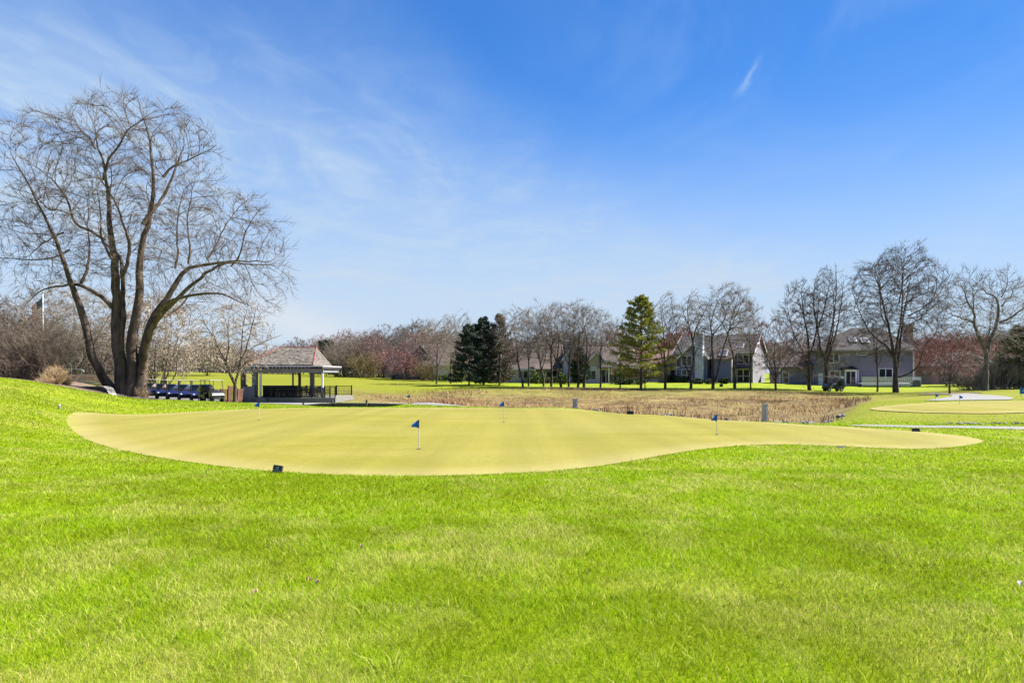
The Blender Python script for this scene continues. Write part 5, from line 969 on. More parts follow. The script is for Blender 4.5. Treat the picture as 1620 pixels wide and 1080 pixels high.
RL = [(585, 138, 9.0, 3.0, pinkb, 'purplish-budded upright tree behind the left deck house'), (640, 124, 4.6, 3.0, redb, 'low rusty-red budded tree in front of the grey deck'), (662, 128, 8.5, 3.8, pinkb, 'pink-budded tree covering the left gable of the sprawling brown-roofed house'), (622, 130, 5.5, 3.5, redb, 'rusty-red budded tree left of the grey deck'), (700, 150, 9.5, 3.5, pinkb, 'purplish-budded tree rising behind the roof of the cream-winged house'), (808, 118, 6, 1.8, redb, 'small red-budded tree by the square chimney'), (1000, 120, 6.5, 3, redb, 'rusty small tree behind the left boughs of the yellow-green pine')]
for i, (px, Y, H, s, m_, w) in enumerate(RL): auto_tree(w, px, Y, H, s, 160+i, 8, .15, .14, RB, 'red and pink budded garden trees', 3, mt=TWR, multi=True, buds=('buds', m_, 1800 if H > 5 else 1500, .18, .3))
auto_tree('round-headed bare tree standing tallest above the left far woodland', 615, 146, 10.4, 5.2, 170, 8, .18, .24, RB, None, 4, mt=TW)
auto_tree('bare tree with a fine upright crown behind the dark spruces', 725, 120, 11.6, 3.0, 171, 6, .3, .16, AP, None, 4, mt=TW2)
auto_tree('many-stemmed bare tree behind the stone wall at left', 118, 66, 8.6, 4.6, 172, 9, .2, .2, dict(AP, rmin=.011, n=[9, 6, 5, 3]), None, 4, mt=TW2, multi=True, mb=BK2)
auto_tree('tangled bare tree between the flagpole and the stone wall', 88, 74, 7.0, 3.6, 173, 8, .2, .14, dict(AP, rmin=.011), None, 4, mt=TW, multi=True)
auto_tree('low tangled bare tree overhanging the shed at the far left', 22, 70, 6.4, 4.4, 174, 9, .15, .14, dict(AP, rmin=.011, n=[9, 6, 5, 3]), None, 4, mt=TW, multi=True)
auto_tree('bare tree rising at the extreme left behind the bushes', -25, 64, 7.0, 4.4, 175, 8, .15, .14, dict(AP, rmin=.011, n=[9, 6, 5, 3]), None, 4, mt=TW, multi=True)
auto_tree('slight bare tree seen between the cottonwood stems', 166, 84, 7.0, 3.4, 176, 7, .15, .12, AP, None, 4, mt=TW, multi=True)
# woodland behind: copies of a few trees
protos = []
for i in range(6):
    t = auto_tree('x', 0, 100, 10, (3.2, 4.2, 2.6, 3.8, 3.0, 4.6)[i], 200+i, (5, 7, 5, 6, 8, 7)[i], .25, .15, dict(rt=.02), None, 3, mt=(TW, TW2, TW2, TW, TWR, TW2)[i], multi=i in (4,), loc=(0, -60, 0)); protos.append(t)
used = set()
def wood(px0, px1, n, Y0, Y1, h0, h1, label, group, seed, kinds=(0, 1, 2, 3, 4, 5)):
    R = random.Random(seed)
    for i in range(n):
        k = R.choice(kinds); px = px0+(px1-px0)*(i+R.random())/n; Y = Y0+(Y1-Y0)*R.random(); s = (h0+(h1-h0)*R.random())/10
        t = protos[k] if k not in used else copy_tree(protos[k]); used.add(k); g = G(px, Y); t.location = g; t.rotation_euler = (0, 0, R.random()*6.28); t.scale = (s*(.9+.4*R.random()), s*(.9+.4*R.random()), s); tag(t, label, 'tree', group)
wood(225, 470, 26, 172, 215, 5.5, 8.5, 'distant bare tree in the hazy belt beyond the fairway, left of the pavilion', 'distant trees left of the pavilion', 1)
wood(470, 745, 22, 160, 200, 8, 12.5, 'distant bare tree in the far belt between the pavilion and the spruces', 'distant trees between pavilion and spruces', 2)
wood(745, 1090, 24, 150, 185, 8, 11.5, 'distant bare tree behind the brown-roofed houses', 'distant trees behind the brown-roofed houses', 3)
wood(1090, 1460, 26, 150, 185, 7, 10.5, 'distant bare tree behind the two grey houses', 'distant trees behind the grey houses', 4)
wood(1460, 1700, 20, 150, 190, 8.5, 11.5, 'distant bare tree behind the garage at right', 'distant trees at the far right', 5)
wood(-120, 225, 22, 95, 150, 6, 9, 'bare tree in the thicket beyond the flagpole and stone wall', 'trees beyond the flagpole', 6)
# undergrowth belts that close the view under the far crowns
stemb = mat('brown_stems', (.105, .078, .062), .9, (.185, .148, .12), .8); stemg = mat('grey_stems', (.20, .17, .155), .9, (.32, .28, .26), .8); olivet = mat('olive_twigs', (.13, .10, .04), .9, (.20, .16, .07), 1)
def belt(px0, px1, n, Y, h, rx, m, label, group, seed, st=26, r=.03):
    R = random.Random(seed); ps = [shrub('x', (0, -60, 0), rx, h, seed+j, m, st, r=r, group=group, flat=.7) for j in range(2)]; us = set()
    for i in range(n):
        j = R.randint(0, 1); t = ps[j] if j not in us else copy_tree(ps[j]); us.add(j); px = px0+(px1-px0)*(i+.5*R.random()+.25)/n; t.location = G(px, Y*(.97+.06*R.random())); t.rotation_euler = (0, 0, R.random()*6); s = .8+.5*R.random(); t.scale = (s*1.1, s, s); tag(t, label, 'shrub', group)
    for j in range(2):
        if j not in us: ps[j].location = G(px0, Y); tag(ps[j], label, 'shrub', group)
belt(232, 475, 16, 170, 3.6, 4.2, stemb, 'brown thicket bush along the far edge of the fairway, left of the pavilion', 'far thicket left of the pavilion', 301, 30, .045)
belt(560, 742, 14, 150, 3.4, 3.6, stemb, 'brown thicket bush in the far belt right of the pavilion', 'far thicket right of the pavilion', 303, 30, .045)
belt(740, 1090, 20, 140, 3.6, 3.8, stemb, 'brown thicket bush between the brown-roofed houses', 'thicket between the houses', 305, 28, .045)
belt(1240, 1480, 9, 138, 4.0, 3.8, stemb, 'brown thicket bush behind the grey houses', 'thicket behind the grey houses', 307, 28, .045)
belt(1455, 1640, 9, 128, 5.0, 3.8, mat('reddish_thicket', (.17, .07, .06), .9, (.26, .13, .11), 1), 'reddish thicket bush behind the garage at right', 'reddish thicket at right', 309, 34, .045)
belt(-60, 225, 14, 82, 3.2, 2.6, stemb, 'brown thicket bush beyond the stone wall', 'thicket beyond the stone wall', 311, 34, .03)
shrub('dense dome of brown twigs right of the broad dark evergreen', G(548, 136), 4.9, 6.6, 321, stemb, 110, r=.03, flat=.5)
shrub('olive-brown twiggy bush right of the dense brown dome', G(577, 134), 3.8, 4.6, 322, olivet, 70, r=.03)
shrub('olive twiggy bush against the sprawling house', G(676, 122), 2.4, 3.4, 323, olivet, 50, r=.02); shrub('yellow-green weeping bush at the cream wing corner', G(727, 118), 2.2, 4.2, 324, mat('yellow_green_twigs', (.20, .20, .07), .9), 50, r=.02)
# hedges and bushes at the left hill
W3_ = lambda px, Y: tuple(G(px, Y))
twd = mat('dark_brown_stems', (.095, .068, .054), .9, (.185, .145, .115), 2.5)
for i, (px, Y, rx, h, w) in enumerate([(56, 40.5, 1.7, 3.1, 'tall dense brown-stemmed bush with a squared top in front of the flagpole'), (34, 42, 1.6, 2.9, 'dense bare bush left of the flagpole bush'), (8, 43, 1.8, 2.5, 'bare brown bush at the far left edge of the lawn crest'), (-30, 43, 2.0, 2.6, 'bare brown bush beyond the left edge'), (80, 44, 1.2, 2.3, 'thin bare bush between the flagpole bush and the handrail'), (-8, 39, 1.6, 1.4, 'low bare bush at the left edge of the lawn crest')]): shrub(w, W3_(px, Y), rx, h, 330+i, twd, 150 if i < 2 else 100, r=.0085, lv=3 if i < 2 else 2, group='bushes along the crest of the left lawn', flat=.62)
strw = mat('dry_ornamental_grass', (.40, .30, .16), .85, (.30, .20, .11), 3)
shrub('clump of dry tan ornamental grass beside the stone wall', W3_(88, 39), .55, 1.0, 340, strw, 260, 'ornamental_grass', lv=1, r=.007, cat='ornamental grass', flat=.4); shrub('smaller clump of dry tan grass at the end of the stone wall', W3_(103, 42), .45, .7, 341, strw, 160, 'ornamental_grass', lv=1, r=.007, cat='ornamental grass', flat=.4)
shrub('small dry tan tuft at the foot of the flagpole bush', W3_(72, 37.6), .5, .5, 342, strw, 90, 'ornamental_grass', lv=1, r=.007, cat='ornamental grass')
bush('dark green shrub behind the handrail', W3_(112, 62), 1.5, 1.2, 1.9, 343, spruce_d, 2200, .14)
shrub('straggly suckers sprouting at the foot of the cottonwood', W3_(226, 44.4), .5, .8, 344, strw, 40, 'suckers', lv=1, r=.007)
# house foundation plantings
gsh = mat('shrub_leaves_dark', (.025, .04, .018), .85, (.05, .07, .03), 3); gshl = mat('shrub_leaves_light', (.09, .13, .025), .85, (.14, .18, .04), 3)
for i, (px, Y, rx, h, m_, w) in enumerate([(1062, 117, 1.2, 1.2, gsh, 'dark round shrub by the patio of the low pale brick house'), (1075, 113, 1.3, 1.0, gsh, 'dark low shrub left of the blue-grey house'), (1112, 106, 2.0, .9, gsh, 'dark low hedge under the pale chimney'), (1148, 107, 1.2, .8, gsh, 'dark shrub under the blue-grey wing'), (985, 103, 2.2, .9, gsh, 'dark low hedge left of the yellow-green pine'), (1002, 102, 2.0, .9, gsh, 'dark low hedge behind the pine trunk'), (868, 112, 3.0, 1.1, gsh, 'dark hedge under the windows of the brown-roofed house'), (845, 112, 2.0, 1.0, gsh, 'dark hedge left of the brown-roofed house windows'), (892, 108, 1.2, 1.6, gshl, 'yellow-green shrub left of the brick chimney'), (852, 108, 1.3, 2.0, gshl, 'yellow-green shrub among the tree row trunks'), (702, 123, 2.2, 1.1, gshl, 'green hedge under the cream wing, left half'), (715, 122, 2.0, 1.1, gshl, 'green hedge under the cream wing, right half'), (676, 126, 2.0, 1.0, gsh, 'dark hedge under the taupe gable'), (782, 110, 2.5, 1.3, gsh, 'dark shrub under the spruces'), (975, 110, 1.4, 1.3, gsh, 'dark shrub beside the columned porch')]): bush(w, tuple(G(px, Y)), rx, rx*.6, h, 350+i, m_, 500, .26, group='shrubs planted against the houses')
# brambly thicket at the right edge
for i, (px, Y, rx, h) in enumerate([(1538, 84, 1.8, 2.2), (1556, 86, 1.9, 3.2), (1576, 84, 2.2, 3.6), (1597, 85, 2.2, 3.4), (1618, 84, 2.2, 3.2), (1645, 84, 2.4, 3.2), (1672, 84, 2.4, 3.0)]): shrub('grey tangled bramble thicket, %s of the row by the gnarled tree' % ['leftmost and lowest', 'second from the left', 'third from the left', 'fourth from the left', 'fifth, at the picture edge,', 'sixth', 'seventh'][i], tuple(G(px, Y)), rx, h, 380+i, stemg, 70, r=.016, lv=3, group='grey brambles at the right edge', flat=.7)
bush('dark clipped hedge in the shade behind the garage lawn', tuple(G(1535, 99)), 4.2, 1.5, 1.6, 390, gsh, 2500, .24); bush('dark evergreen undergrowth behind the grey brambles', tuple(G(1592, 92)), 7, 2, 2.0, 391, gsh, 5000, .26)

# ------------------------------------------------------------------ golf carts and people
navy = mat('navy_body', (.012, .018, .075), .25, spec=.6); navy2 = mat('blue_canvas', (.085, .105, .17), .7); blackb = mat('black_body', (.01, .01, .012), .3, spec=.6); cream = mat('cream_vinyl', (.34, .32, .28), .6); rubber = mat('rubber', (.012, .012, .012), .8); hub = mat('hub_white', (.6, .6, .58), .35); topm = mat('roof_top', (.27, .26, .23), .5); dmet = mat('dark_metal', (.03, .03, .033), .4, metal=.5)
def make_cart(body, seat_m, name='golf_cart', rack=False):
    chas = mat('black_body', (.01, .01, .012), .3, spec=.6)
    t = thing(name, 'x', 'golf cart')   # front towards +x
    MB().extr([(-1.15, .32), (1.1, .30), (1.15, .48), (.62, .50), (.5, .36), (-.05, .36), (-.1, .62), (-.35, .66), (-.75, .70), (-1.18, .62)], -.55, .55, 'y').build('body', chas, t, bevel=.02)
    MB().extr([(.60, .48), (1.17, .46), (1.2, .62), (1.05, .80), (.75, .93), (.58, .95)], -.56, .56, 'y').build('front_cowl', body, t, bevel=.05)
    MB().box(1.15, 1.24, -.52, .52, .33, .45).build('bumper', rubber, t, bevel=.02)
    for y in (-.38, .38): MB().ball((1.14, y, .66), .05, .10, .06).build('headlight', hub, t, smooth=True)
    MB().box(-.38, .14, -.5, .5, .68, .84).build('seat', seat_m, t, bevel=.03); MB().box(-.46, -.36, -.5, .5, .86, 1.22).build('backrest', seat_m, t, bevel=.03)
    MB().box(-.78, .92, -.6, .6, 1.82, 1.88).build('roof', topm, t, bevel=.02)
    for x0, x1 in ((-.72, -.66), (.98, .72)):
        for y in (-.55, .55): MB().cyl((x0, y, .6 if x0 < 0 else .8), (x1, y, 1.83), .026, n=6).build('strut', dmet, t)
    MB().box(.86, .88, -.5, .5, .98, 1.05).build('windshield_frame', dmet, t)
    MB().cyl((.55, .28, .75), (.36, .28, 1.0), .02).cyl((.345, .28, .985), (.36, .28, 1.0), .16, .16, 14).build('steering_wheel', dmet, t)
    for x in (-.78, .80):
        for y in (-.52, .52):
            s = 1 if y > 0 else -1; w = MB().cyl((x, y-.09, .22), (x, y+.09, .22), .225, n=18).build('wheel', rubber, t, smooth=False); MB().cyl((x, y+s*.092, .22), (x, y+s*.105, .22), .13, .11, 14).build('rim', hub, w)
    bg_ = MB()
    MB().box(-1.32, -.85, -.45, .45, .62, .78).build('bag_deck', dmet, t); MB().extr([(-1.2, .8), (-.66, .8), (-.62, 1.36), (-.9, 1.5), (-1.22, 1.32)], -.5, .5, 'y').build('bag_cover', seat_m, t, bevel=.04); return t
def golf_bag(label, M, m_):
    t = thing('golf_bag', label, 'golf bag'); t.matrix_world = M; MB().cyl((0, 0, 0), (-.06, 0, .82), .12, .14, 12).build('bag', m_, t); MB().cyl((-.10, .1, .2), (-.12, .1, .6), .05, .05, 8).build('pocket', m_, t)
    c = MB()
    for k in range(6): a = k*1.05; MB().cyl((-.06+math.cos(a)*.06, math.sin(a)*.06, .82), (-.09+math.cos(a)*.09, math.sin(a)*.09, 1.08+.04*(k % 3)), .012, .035, 6).build('club', hub, t)
    return t
cartA = make_cart(navy, navy2); CARTS = [(334, 57.6, -38, None, 'black golf cart, nearest and rightmost of the parked row'), (313, 59.4, -62, 0, 'navy golf cart parked beside the black one'), (293, 61.2, -62, 0, 'navy golf cart second from the black one'), (274, 63.0, -62, 0, 'navy golf cart in the middle of the parked row'), (257, 64.8, -62, 0, 'navy golf cart with the dark-haired person in it'), (240, 66.4, -62, 0, 'navy golf cart with the white-capped person in it'), (224, 68.0, -62, 0, 'navy golf cart nearest the cottonwood trunk')]
cartB = make_cart(blackb, blackb); placed = {}; firstA = True
for px, Y, a, kd, w in CARTS:
    if kd is None: t = cartB
    else: t = cartA if firstA else copy_tree(cartA); firstA = False
    g = G(px, Y); t.location = (g.x, g.y, g.z+.03); t.rotation_euler = (0, 0, math.radians(a)); tag(t, w, 'golf cart', 'golf carts parked in a row by the cottonwood'); placed[px] = t
cartC = copy_tree(cartB); g = G(1318, 90.5); cartC.location = g; cartC.rotation_euler = (0, 0, math.radians(183)); cartC.scale = (1.05,)*3; tag(cartC, 'golf cart driven across the lawn before the dark grey hipped house', 'golf cart'); cartC['group'] = ''; del cartC['group']
MB().box(-1.32, -.62, -.55, .55, .5, .62).build('rear_rack', cream, cartC)
def local(c, x, y, z): return Matrix.Translation(c.location) @ Matrix.Rotation(c.rotation_euler.z, 4, 'Z') @ Matrix.Translation((x, y, z))
golf_bag('dark golf bag of clubs on the back of the moving cart', local(cartC, -1.15, .2, .82), blackb); golf_bag('pale golf bag of clubs on the back of the moving cart, nearer the camera', local(cartC, -1.15, -.22, .82), cream)
skin = mat('skin', (.34, .20, .145), .6)
def skinmesh(name, J, E, m_, parent, sub=2):
    me = bpy.data.meshes.new(name); me.from_pydata([j[:3] for j in J], E, []); o = link(name, me, m_, parent); sk = o.modifiers.new('skin', 'SKIN'); sk.use_smooth_shade = True
    for i, j in enumerate(J): r = j[3]; me.skin_vertices[0].data[i].radius = (r, r if len(j) < 5 else j[4])
    me.skin_vertices[0].data[0].use_root = True
    s = o.modifiers.new('sub', 'SUBSURF'); s.levels = s.render_levels = sub; return o
def sitter(label, M, shirt, trousers, hair, cap=None, sleeves=.5):
    t = thing('person', label, 'person'); t.matrix_world = M
    # seated on the origin, facing +x; hands out to the wheel
    J = [(0, 0, .08, .13), (.0, 0, .30, .13), (0, 0, .46, .15), (0, 0, .58, .07), (.02, 0, .66, .055), (.03, 0, .74, .085), (.03, 0, .83, .085)]
    E = [(0, 1), (1, 2), (2, 3), (3, 4), (4, 5), (5, 6)]
    for s in (-1, 1):
        n = len(J); J += [(0, s*.18, .50, .055), (.10, s*.24, .28, .045), (.30, s*.17, .30, .036), (.38, s*.15, .33, .03)]; E += [(2, n), (n, n+1), (n+1, n+2), (n+2, n+3)]
        for k, (dy, L) in enumerate(((-.026, .075), (-.009, .085), (.009, .08), (.026, .065))): q = len(J); J.append((.38+L*.6, s*.15+dy, .345, .009)); J.append((.38+L, s*.15+dy, .32, .008)); E += [(n+3, q), (q, q+1)]
        q = len(J); J.append((.41, s*.15-s*.045, .335, .010)); E.append((n+3, q))
        n = len(J); J += [(.05, s*.10, .06, .09), (.42, s*.12, .07, .07), (.46, s*.12, -.30, .048), (.56, s*.12, -.36, .035)]; E += [(0, n), (n, n+1), (n+1, n+2), (n+2, n+3)]
    skinmesh('body', J, E, skin, t)
    T_ = [(0, 0, .06, .145), (0, 0, .30, .145), (0, 0, .47, .165), (0, 0, .57, .075)]; TE = [(0, 1), (1, 2), (2, 3)]
    for s in (-1, 1): n = len(T_); T_ += [(0, s*.185, .50, .066), (.07, s*.23, .34, .058)]; TE += [(2, n), (n, n+1)]
    skinmesh('shirt', T_, TE, shirt, t)
    L_ = [(0, 0, .06, .14)]; LE = []
    for s in (-1, 1): n = len(L_); L_ += [(.06, s*.10, .06, .10), (.42, s*.12, .07, .08), (.46, s*.12, -.26, .06)]; LE += [(0, n), (n, n+1), (n+1, n+2)]
    skinmesh('trousers', L_, LE, trousers, t)
    MB().ball((.015, 0, .82), .098, .088, .088, 14, 9).build('hair', hair, t, smooth=True)
    MB().ball((.115, 0, .775), .018, .012, .02).build('nose', skin, t, smooth=True)
    for s in (-.03, .03): MB().ball((.108, s, .80), .008).build('eye', blackb, t)
    if cap: MB().ball((.03, 0, .85), .105, .095, .07, 14, 8).extr([(.09, .83), (.20, .825), (.20, .838), (.09, .85)], -.06, .06, 'y').build('cap', cap, t, smooth=True)
    return t
dh = mat('dark_hair', (.02, .014, .01), .8); wsh = mat('white_cloth', (.46, .45, .44), .8); psh = mat('pale_pink_cloth', (.42, .30, .28), .8); bsh = mat('blue_cloth', (.03, .045, .24), .8); khk = mat('khaki_cloth', (.25, .20, .14), .8); redc = mat('red_cloth', (.28, .05, .05), .8); whc = mat('white_cap', (.5, .5, .5), .7)
sitter('person in white cap and pale shirt sitting in a parked cart by the blossoming tree', local(placed[240], -.12, .26, .84), wsh, dh, dh, whc)
sitter('dark-haired person in pale pink shirt sitting in the middle of the cart row', local(placed[257], -.12, .26, .84), psh, khk, dh)
sitter('person in red and pale clothes sitting in the cart nearest the cottonwood', local(placed[224], -.12, .26, .84), redc, khk, dh)
sitter('person in blue shirt driving the golf cart across the lawn', local(cartC, -.12, .26, .86), bsh, wsh, dh, blackb)

# ------------------------------------------------------------------ flags, markers, posts and small things
polew = mat('white_pole', (.5, .5, .48), .5); blue = mat('blue_flag', (.01, .10, .42), .6, (.015, .14, .50), 6); bt = mat('pole_dark', (.02, .025, .03), .5)
def pin(label, x, y, h=.66, side=-1, fl=.16, cat='golf flag'):
    t = thing('golf_flag', label, cat, (x, y, tz(x, y)+.015)); MB().cyl((0, 0, -.05), (0, 0, h-.2), .009, .009, 8).build('stick', polew, t); MB().cyl((0, 0, h-.2), (.003, 0, h), .008, .008, 8).build('stick_top', bt, t)
    v = []; n = 7
    for i in range(n):
        u = i/(n-1); a = .06*math.sin(u*5+1); 
        for j, zz_ in enumerate((h-.01-.075*u, h-.20+.075*u)): v.append((side*fl*u, a*u-.0, zz_-.05*u*u)); v.append((side*fl*u, a*u+.003, zz_-.05*u*u))
    f = []
    for i in range(n-1): b_ = i*4; f += [(b_, b_+4, b_+6, b_+2), (b_+1, b_+3, b_+7, b_+5), (b_, b_+1, b_+5, b_+4), (b_+2, b_+6, b_+7, b_+3)]
    MB().add(v, f).build('flag', blue, t); cup = MB().cyl((0, 0, .003), (0, 0, .006), .054, n=18).build('cup', bt, t); return t
def pinp(label, px, py, **k): x, y = flatU(px, py); return pin(label, x, y, **k)
pinp('white practice-green stick with a triangular blue flag in the middle of the near green', 662.5, 711)
pinp('blue-flagged stick near the far left rim of the near green, before the pavilion', 410, 665, side=-1)
pinp('blue-flagged stick at the back centre of the near green, before the dry basin', 797, 668, h=.72)
pinp('blue-flagged stick at the back right of the near green, between the two posts', 1134, 688, h=.56)
g = G(648, 36.3); pin('blue-flagged stick behind the green where the timber wall ends', g.x, g.y, h=.62)
g = U(1480, 636.5, ymin=24); pin('pale blue flag on the far left part of the second green', g[0], g[1], h=.5, side=1); g = U(1518, 641, ymin=24); pin('blue flag in the middle of the second green', g[0], g[1], h=.52, side=1)
blkm = mat('marker_black', (.012, .014, .014), .35, spec=.5); ink = mat('marker_white', (.42, .44, .42), .6); greym = mat('marker_grey', (.20, .21, .20), .5)
def marker(label, px, py, w, h, rz, detail=True, m_=blkm, tilt=.0, flat=False):
    x, y = flatU(px, py) if not flat else U(px, py, ymin=18); t = thing('marker_block', label, 'marker', (x, y, tz(x, y)), rz)
    M = Matrix.Rotation(-.22, 4, 'X') @ Matrix.Rotation(tilt, 4, 'Y')
    MB().box(-w/2, w/2, -.025, .025, -.03, h).tf(M).build('block', m_, t, bevel=.004)
    MB().box(-w/2+.01, w/2-.01, -.018, .03, h+.0005, h+.004).tf(M).build('top_edge', greym, t)
    if detail:
        e = MB(); s = w/.18       # small pale emblem: an open square ring with a bar beside it, and a wavy band under it
        e.box(-.022*s, -.014*s, -.0285, -.0255, h*.56, h*.84).box(-.014*s, .004*s, -.0285, -.0255, h*.56, h*.60)
        e.box(.006*s, .012*s, -.0285, -.0255, h*.54, h*.84).box(.012*s, .030*s, -.0285, -.0255, h*.79, h*.84).box(.026*s, .032*s, -.0285, -.0255, h*.54, h*.79).box(.012*s, .026*s, -.0285, -.0255, h*.54, h*.58)
        e.tf(M).build('emblem', ink, t); b_ = MB(); n = 12
        for i in range(n): xa = -w*.42+w*.84*i/n; za = h*(.34-.10*i/n+.03*math.sin(i*.9)); b_.add([(xa, -.0285, za), (xa+w*.84/n, -.0285, za-.006), (xa+w*.84/n, -.0285, za+.018), (xa, -.0285, za+.024)], [(0, 1, 2, 3)])
        b_.tf(M).build('wavy_band', greym, t)
    return t
marker('black tilted marker block with a pale emblem at the front rim of the green', 438, 749, .165, .14, math.radians(-12), True, tilt=.1)
marker('grey-topped low marker block at the right front rim of the near green', 1332, 709, .20, .055, math.radians(8), False, greym)
marker('black marker block at the back rim of the near green, between the two pale posts', 997, 654.5, .27, .15, 0, False)
marker('black marker block by the near straight path at right', 1449, 683, .21, .105, 0, False)
def vent(label, px, py, w, hpx):
    x, y = flatU(px, py); k = y/F; z = tz(x, y); t = thing('utility_post', label, 'post', (x, y, z), .3); h = hpx*k
    MB().box(-w*k/2, w*k/2, -w*k/2.4, w*k/2.4, -.1, h).build('post', mat('pale_post', (.34, .33, .32), .6, (.40, .39, .375), 4), t, bevel=.006); MB().box(-w*k/2-.008, w*k/2+.008, -w*k/2.4-.008, w*k/2.4+.008, h+.001, h+.025).build('cap', greym, t)
    MB().box(-w*k*.12, -w*k*.02, -w*k/2.4-.004, -w*k/2.4-.001, h*.1, h*.9).build('groove', greym, t)
vent('tall pale grey square post at the near bank of the dry basin, right of centre', 1210, 661.5, 7.2, 28.5)
x, y = flatU(910, 641.5); vent('shorter white square post at the near bank of the dry basin', 910, 641.5, 6.5, 14.5)
g = U(1055, 656, ymin=20); t = tag(MB().box(-.55, .55, -.2, .2, -.02, .07).build('cover_slab', mat('pale_cover', (.32, .32, .27), .8)), 'thin pale concrete slab lying on the grass by the basin bank', 'slab'); t.location = (g[0], g[1], tz(*g)+.01)
g = G(94, 25.4); t = thing('sprinkler_head', 'small grey sprinkler stake on the slope of the left lawn', 'sprinkler', tuple(g)); MB().cyl((0, 0, -.05), (0, 0, .14), .035, n=10).build('stake', greym, t); MB().cyl((0, 0, .14), (0, 0, .18), .045, .03, 10).build('head', ink, t)
g = G(346, 44.5); t = thing('sign_stake', 'small pale green-grey stake sign on the grass before the parked carts', 'sign', tuple(g)); MB().box(-.012, .012, -.012, .012, -.05, .24).build('stake', greym, t); MB().box(-.11, .11, -.02, -.012, .18, .32).build('plate', mat('plate_grey_green', (.22, .27, .24), .6), t)
g = G(1620, 49); t = thing('blue_sign', 'small blue sign board on two legs at the right picture edge', 'sign', (g.x, g.y, g.z)); MB().box(-.30, .30, -.015, .015, .18, .62).build('board', mat('sign_blue', (.01, .13, .33), .5), t); MB().box(-.12, .12, -.0185, -.0155, .36, .44).build('white_mark', ink, t)
for s in (-.22, .22): MB().cyl((s, 0, -.1), (s, 0, .18), .015).build('leg', greym, t)
g = G(1141, 96); t = thing('utility_box', 'small dark utility box on the bright lawn before the blue-grey wing', 'utility box', tuple(g)); MB().box(-.2, .2, -.18, .18, -.05, .36).build('box', mat('box_dark', (.03, .035, .03), .7), t, bevel=.02); MB().box(-.22, .22, -.2, .2, .361, .40).build('lid', mat('box_lid', (.05, .055, .045), .7), t)
# flagpole with the national flag
b = W(68, 545, 62); zb = tz(b.x, b.y); t = thing('flagpole', 'white flagpole rising behind the bushes at left', 'flagpole', (b.x, b.y, zb)); hp = W(68, 464, 62).z-zb
MB().cyl((0, 0, -.2), (0, 0, hp), .085, .045, 10).build('pole', polew, t, smooth=True); MB().ball((0, 0, hp+.08), .09).build('finial', mat('gold_ball', (.4, .28, .08), .3, metal=.8), t, smooth=True); MB().cyl((.55, 0, hp-4.6), (.55, .05, hp-4.1), .16).build('cleat_box', bt, t)
ft = thing('national_flag', 'limp red, white and blue striped flag hanging on the flagpole', 'flag', (b.x, b.y, zb+hp-1.95)); fr = mat('flag_red', (.50, .02, .03), .8); fw = mat('flag_white', (.75, .74, .74), .8); fb = mat('flag_navy', (.02, .03, .12), .8)
nu, nv = 22, 13; V = []
for side in (0, 1):
    for j in range(nv+1):
        for i in range(nu+1): u = i/nu; v = j/nv; V.append((-.07-.95*u**.9*(1-.1*v), .10*math.sin(u*9+v*1.2)*u+side*.012, 1.6*(1-v)-.75*u*(1-.35*v)-.08*math.sin(u*3.1)))
Fc = []; mi = []; st_n = (nv+1)*(nu+1)
for side in (0, 1):
    for j in range(nv):
        for i in range(nu): a = side*st_n+j*(nu+1)+i; f = (a, a+1, a+nu+2, a+nu+1); Fc.append(f if side else f[::-1]); mi.append(2 if (i < nu*.42 and j < 7) else (0 if j % 2 == 0 else 1))
me = bpy.data.meshes.new('cloth'); me.from_pydata(V, [], Fc); o = link('cloth', me, [fr, fw, fb], ft); me.polygons.foreach_set('material_index', mi); me.polygons.foreach_set('use_smooth', [True]*len(mi))
sm_ = MB()
for r_ in range(5):
    for c_ in range(6): u = (.03+.38*(c_+.5)/6); v = (.5+r_)*7/5/13; sm_.box(-.07-.95*u**.9*(1-.1*v)-.02, -.07-.95*u**.9*(1-.1*v)+.02, .10*math.sin(u*9+v*1.2)*u-.006, .10*math.sin(u*9+v*1.2)*u-.003, 1.6*(1-v)-.75*u*(1-.35*v)-.08*math.sin(u*3.1)-.02, 1.6*(1-v)-.75*u*(1-.35*v)-.08*math.sin(u*3.1)+.02)
o2 = sm_.build('stars', fw, ft); o2['kind'] = 'stuff'
# rocks along the path and the basin bank
R = random.Random(77); rockm = mat('pale_rock', (.12, .108, .095), .95, (.26, .235, .21), 5, bump=.7); protos_r = []
for k in range(4): protos_r.append(MB().ball((0, 0, .03), .16, .13, .09, 9, 6, .5, k).build('rock', rockm))
ur = set()
def rock(x, y, s, label, group):
    k = R.randint(0, 3); o = protos_r[k] if k not in ur else protos_r[k].copy()
    if k in ur: C.objects.link(o)
    ur.add(k); o.location = (x, y, tz(x, y)); o.scale = (s*(.7+.8*R.random()), s*(.7+.6*R.random()), s*(.7+.6*R.random())); o.rotation_euler = (0, 0, R.random()*6); tag(o, label, 'rock', group)
for i in range(34): px = 1468+(1660-1468)*(i+R.random())/34; x, y = U(px, 671.6-1.6*R.random(), ymin=20); rock(x, y, .22+.42*R.random(), 'pale rock in the line edging the far side of the straight path', 'rocks edging the straight path')
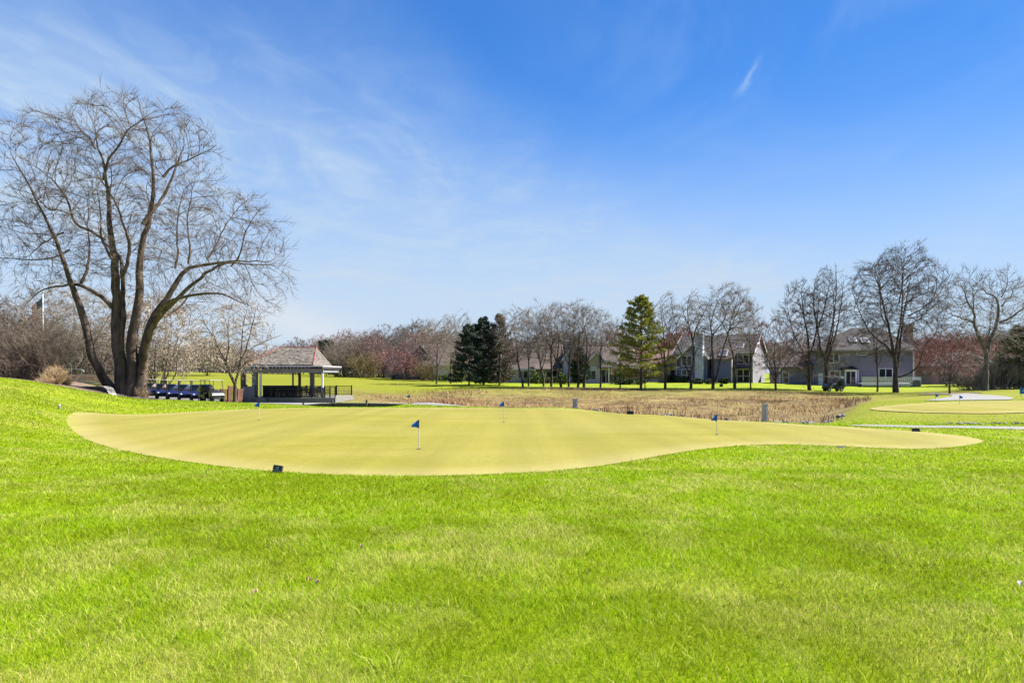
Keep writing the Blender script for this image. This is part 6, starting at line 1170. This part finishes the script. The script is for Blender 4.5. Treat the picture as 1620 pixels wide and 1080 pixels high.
for i in range(18): px = 1262+(1352-1262)*i/26; a = min(BASIN, key=lambda q: abs(CX+q[0]/q[1]*F-px) if q[1] < 45 else 9e9); rock(a[0]+R.gauss(0, .15), a[1]+R.gauss(0, .5)-.15, .5+.7*R.random(), 'pale rock along the right bank of the dry basin', 'rocks along the basin bank')
for i in range(16): px = 800+450*R.random(); a = min(BASIN, key=lambda q: abs(CX+q[0]/q[1]*F-px) if q[1] < 45 else 9e9); rock(a[0]+R.gauss(0, .8), a[1]+1.2+abs(R.gauss(0, 1.4)), .5+.8*R.random(), 'rock among the dead stems along the near bank of the basin', 'rocks along the near bank')
for i in range(26): px = 186+R.random()*72; rock(*G(px, 42.8+R.random()*1.6)[:2], .3+.5*R.random(), 'pale stone edging the bed at the foot of the cottonwood', 'stones at the cottonwood foot')
# dead leaves in the turf
def leaf(label, px, py, s, m_):
    x, y = flatU(px, py); t = tag(link('dead_leaf', bpy.data.meshes.new('dead_leaf'), m_), label, 'leaf'); v = []; n = 8
    for i in range(n): a = 6.283*i/n; r = s*(.5+.5*abs(math.cos(a)))*(1 if i % 2 else .8); v.append((math.cos(a)*r, math.sin(a)*r*.6, .02*math.sin(3*a)))
    v2 = [(a, b_, c-.003) for a, b_, c in v]; t.data.from_pydata(v+v2+[(0, 0, .015), (0, 0, .011)], [], [(i, (i+1) % n, 2*n) for i in range(n)]+[((i+1) % n+n, i+n, 2*n+1) for i in range(n)]+[(i, i+n, (i+1) % n+n, (i+1) % n) for i in range(n)]); t.location = (x, y, tz(x, y)+.052); t.rotation_euler = (.35, .1, R.random()*6)
lf = mat('leaf_tan', (.34, .21, .14), .8, (.42, .30, .22), 30); lfw = mat('leaf_pale', (.50, .46, .44), .8)
leaf('curled tan dead leaf in the grass below the centre flag', 571, 872, .035, lf); leaf('brownish dead leaf low in the grass left of centre', 404, 945, .03, lf); leaf('tan dead leaf lying left of the centre in the near grass', 488, 925, .028, lf); leaf('second tan dead leaf close beside another left of centre', 502, 930, .03, lf)
leaf('whitish scrap of leaf at the right picture edge in the near grass', 1614, 932, .045, lfw)
print('objects', len(bpy.data.objects))
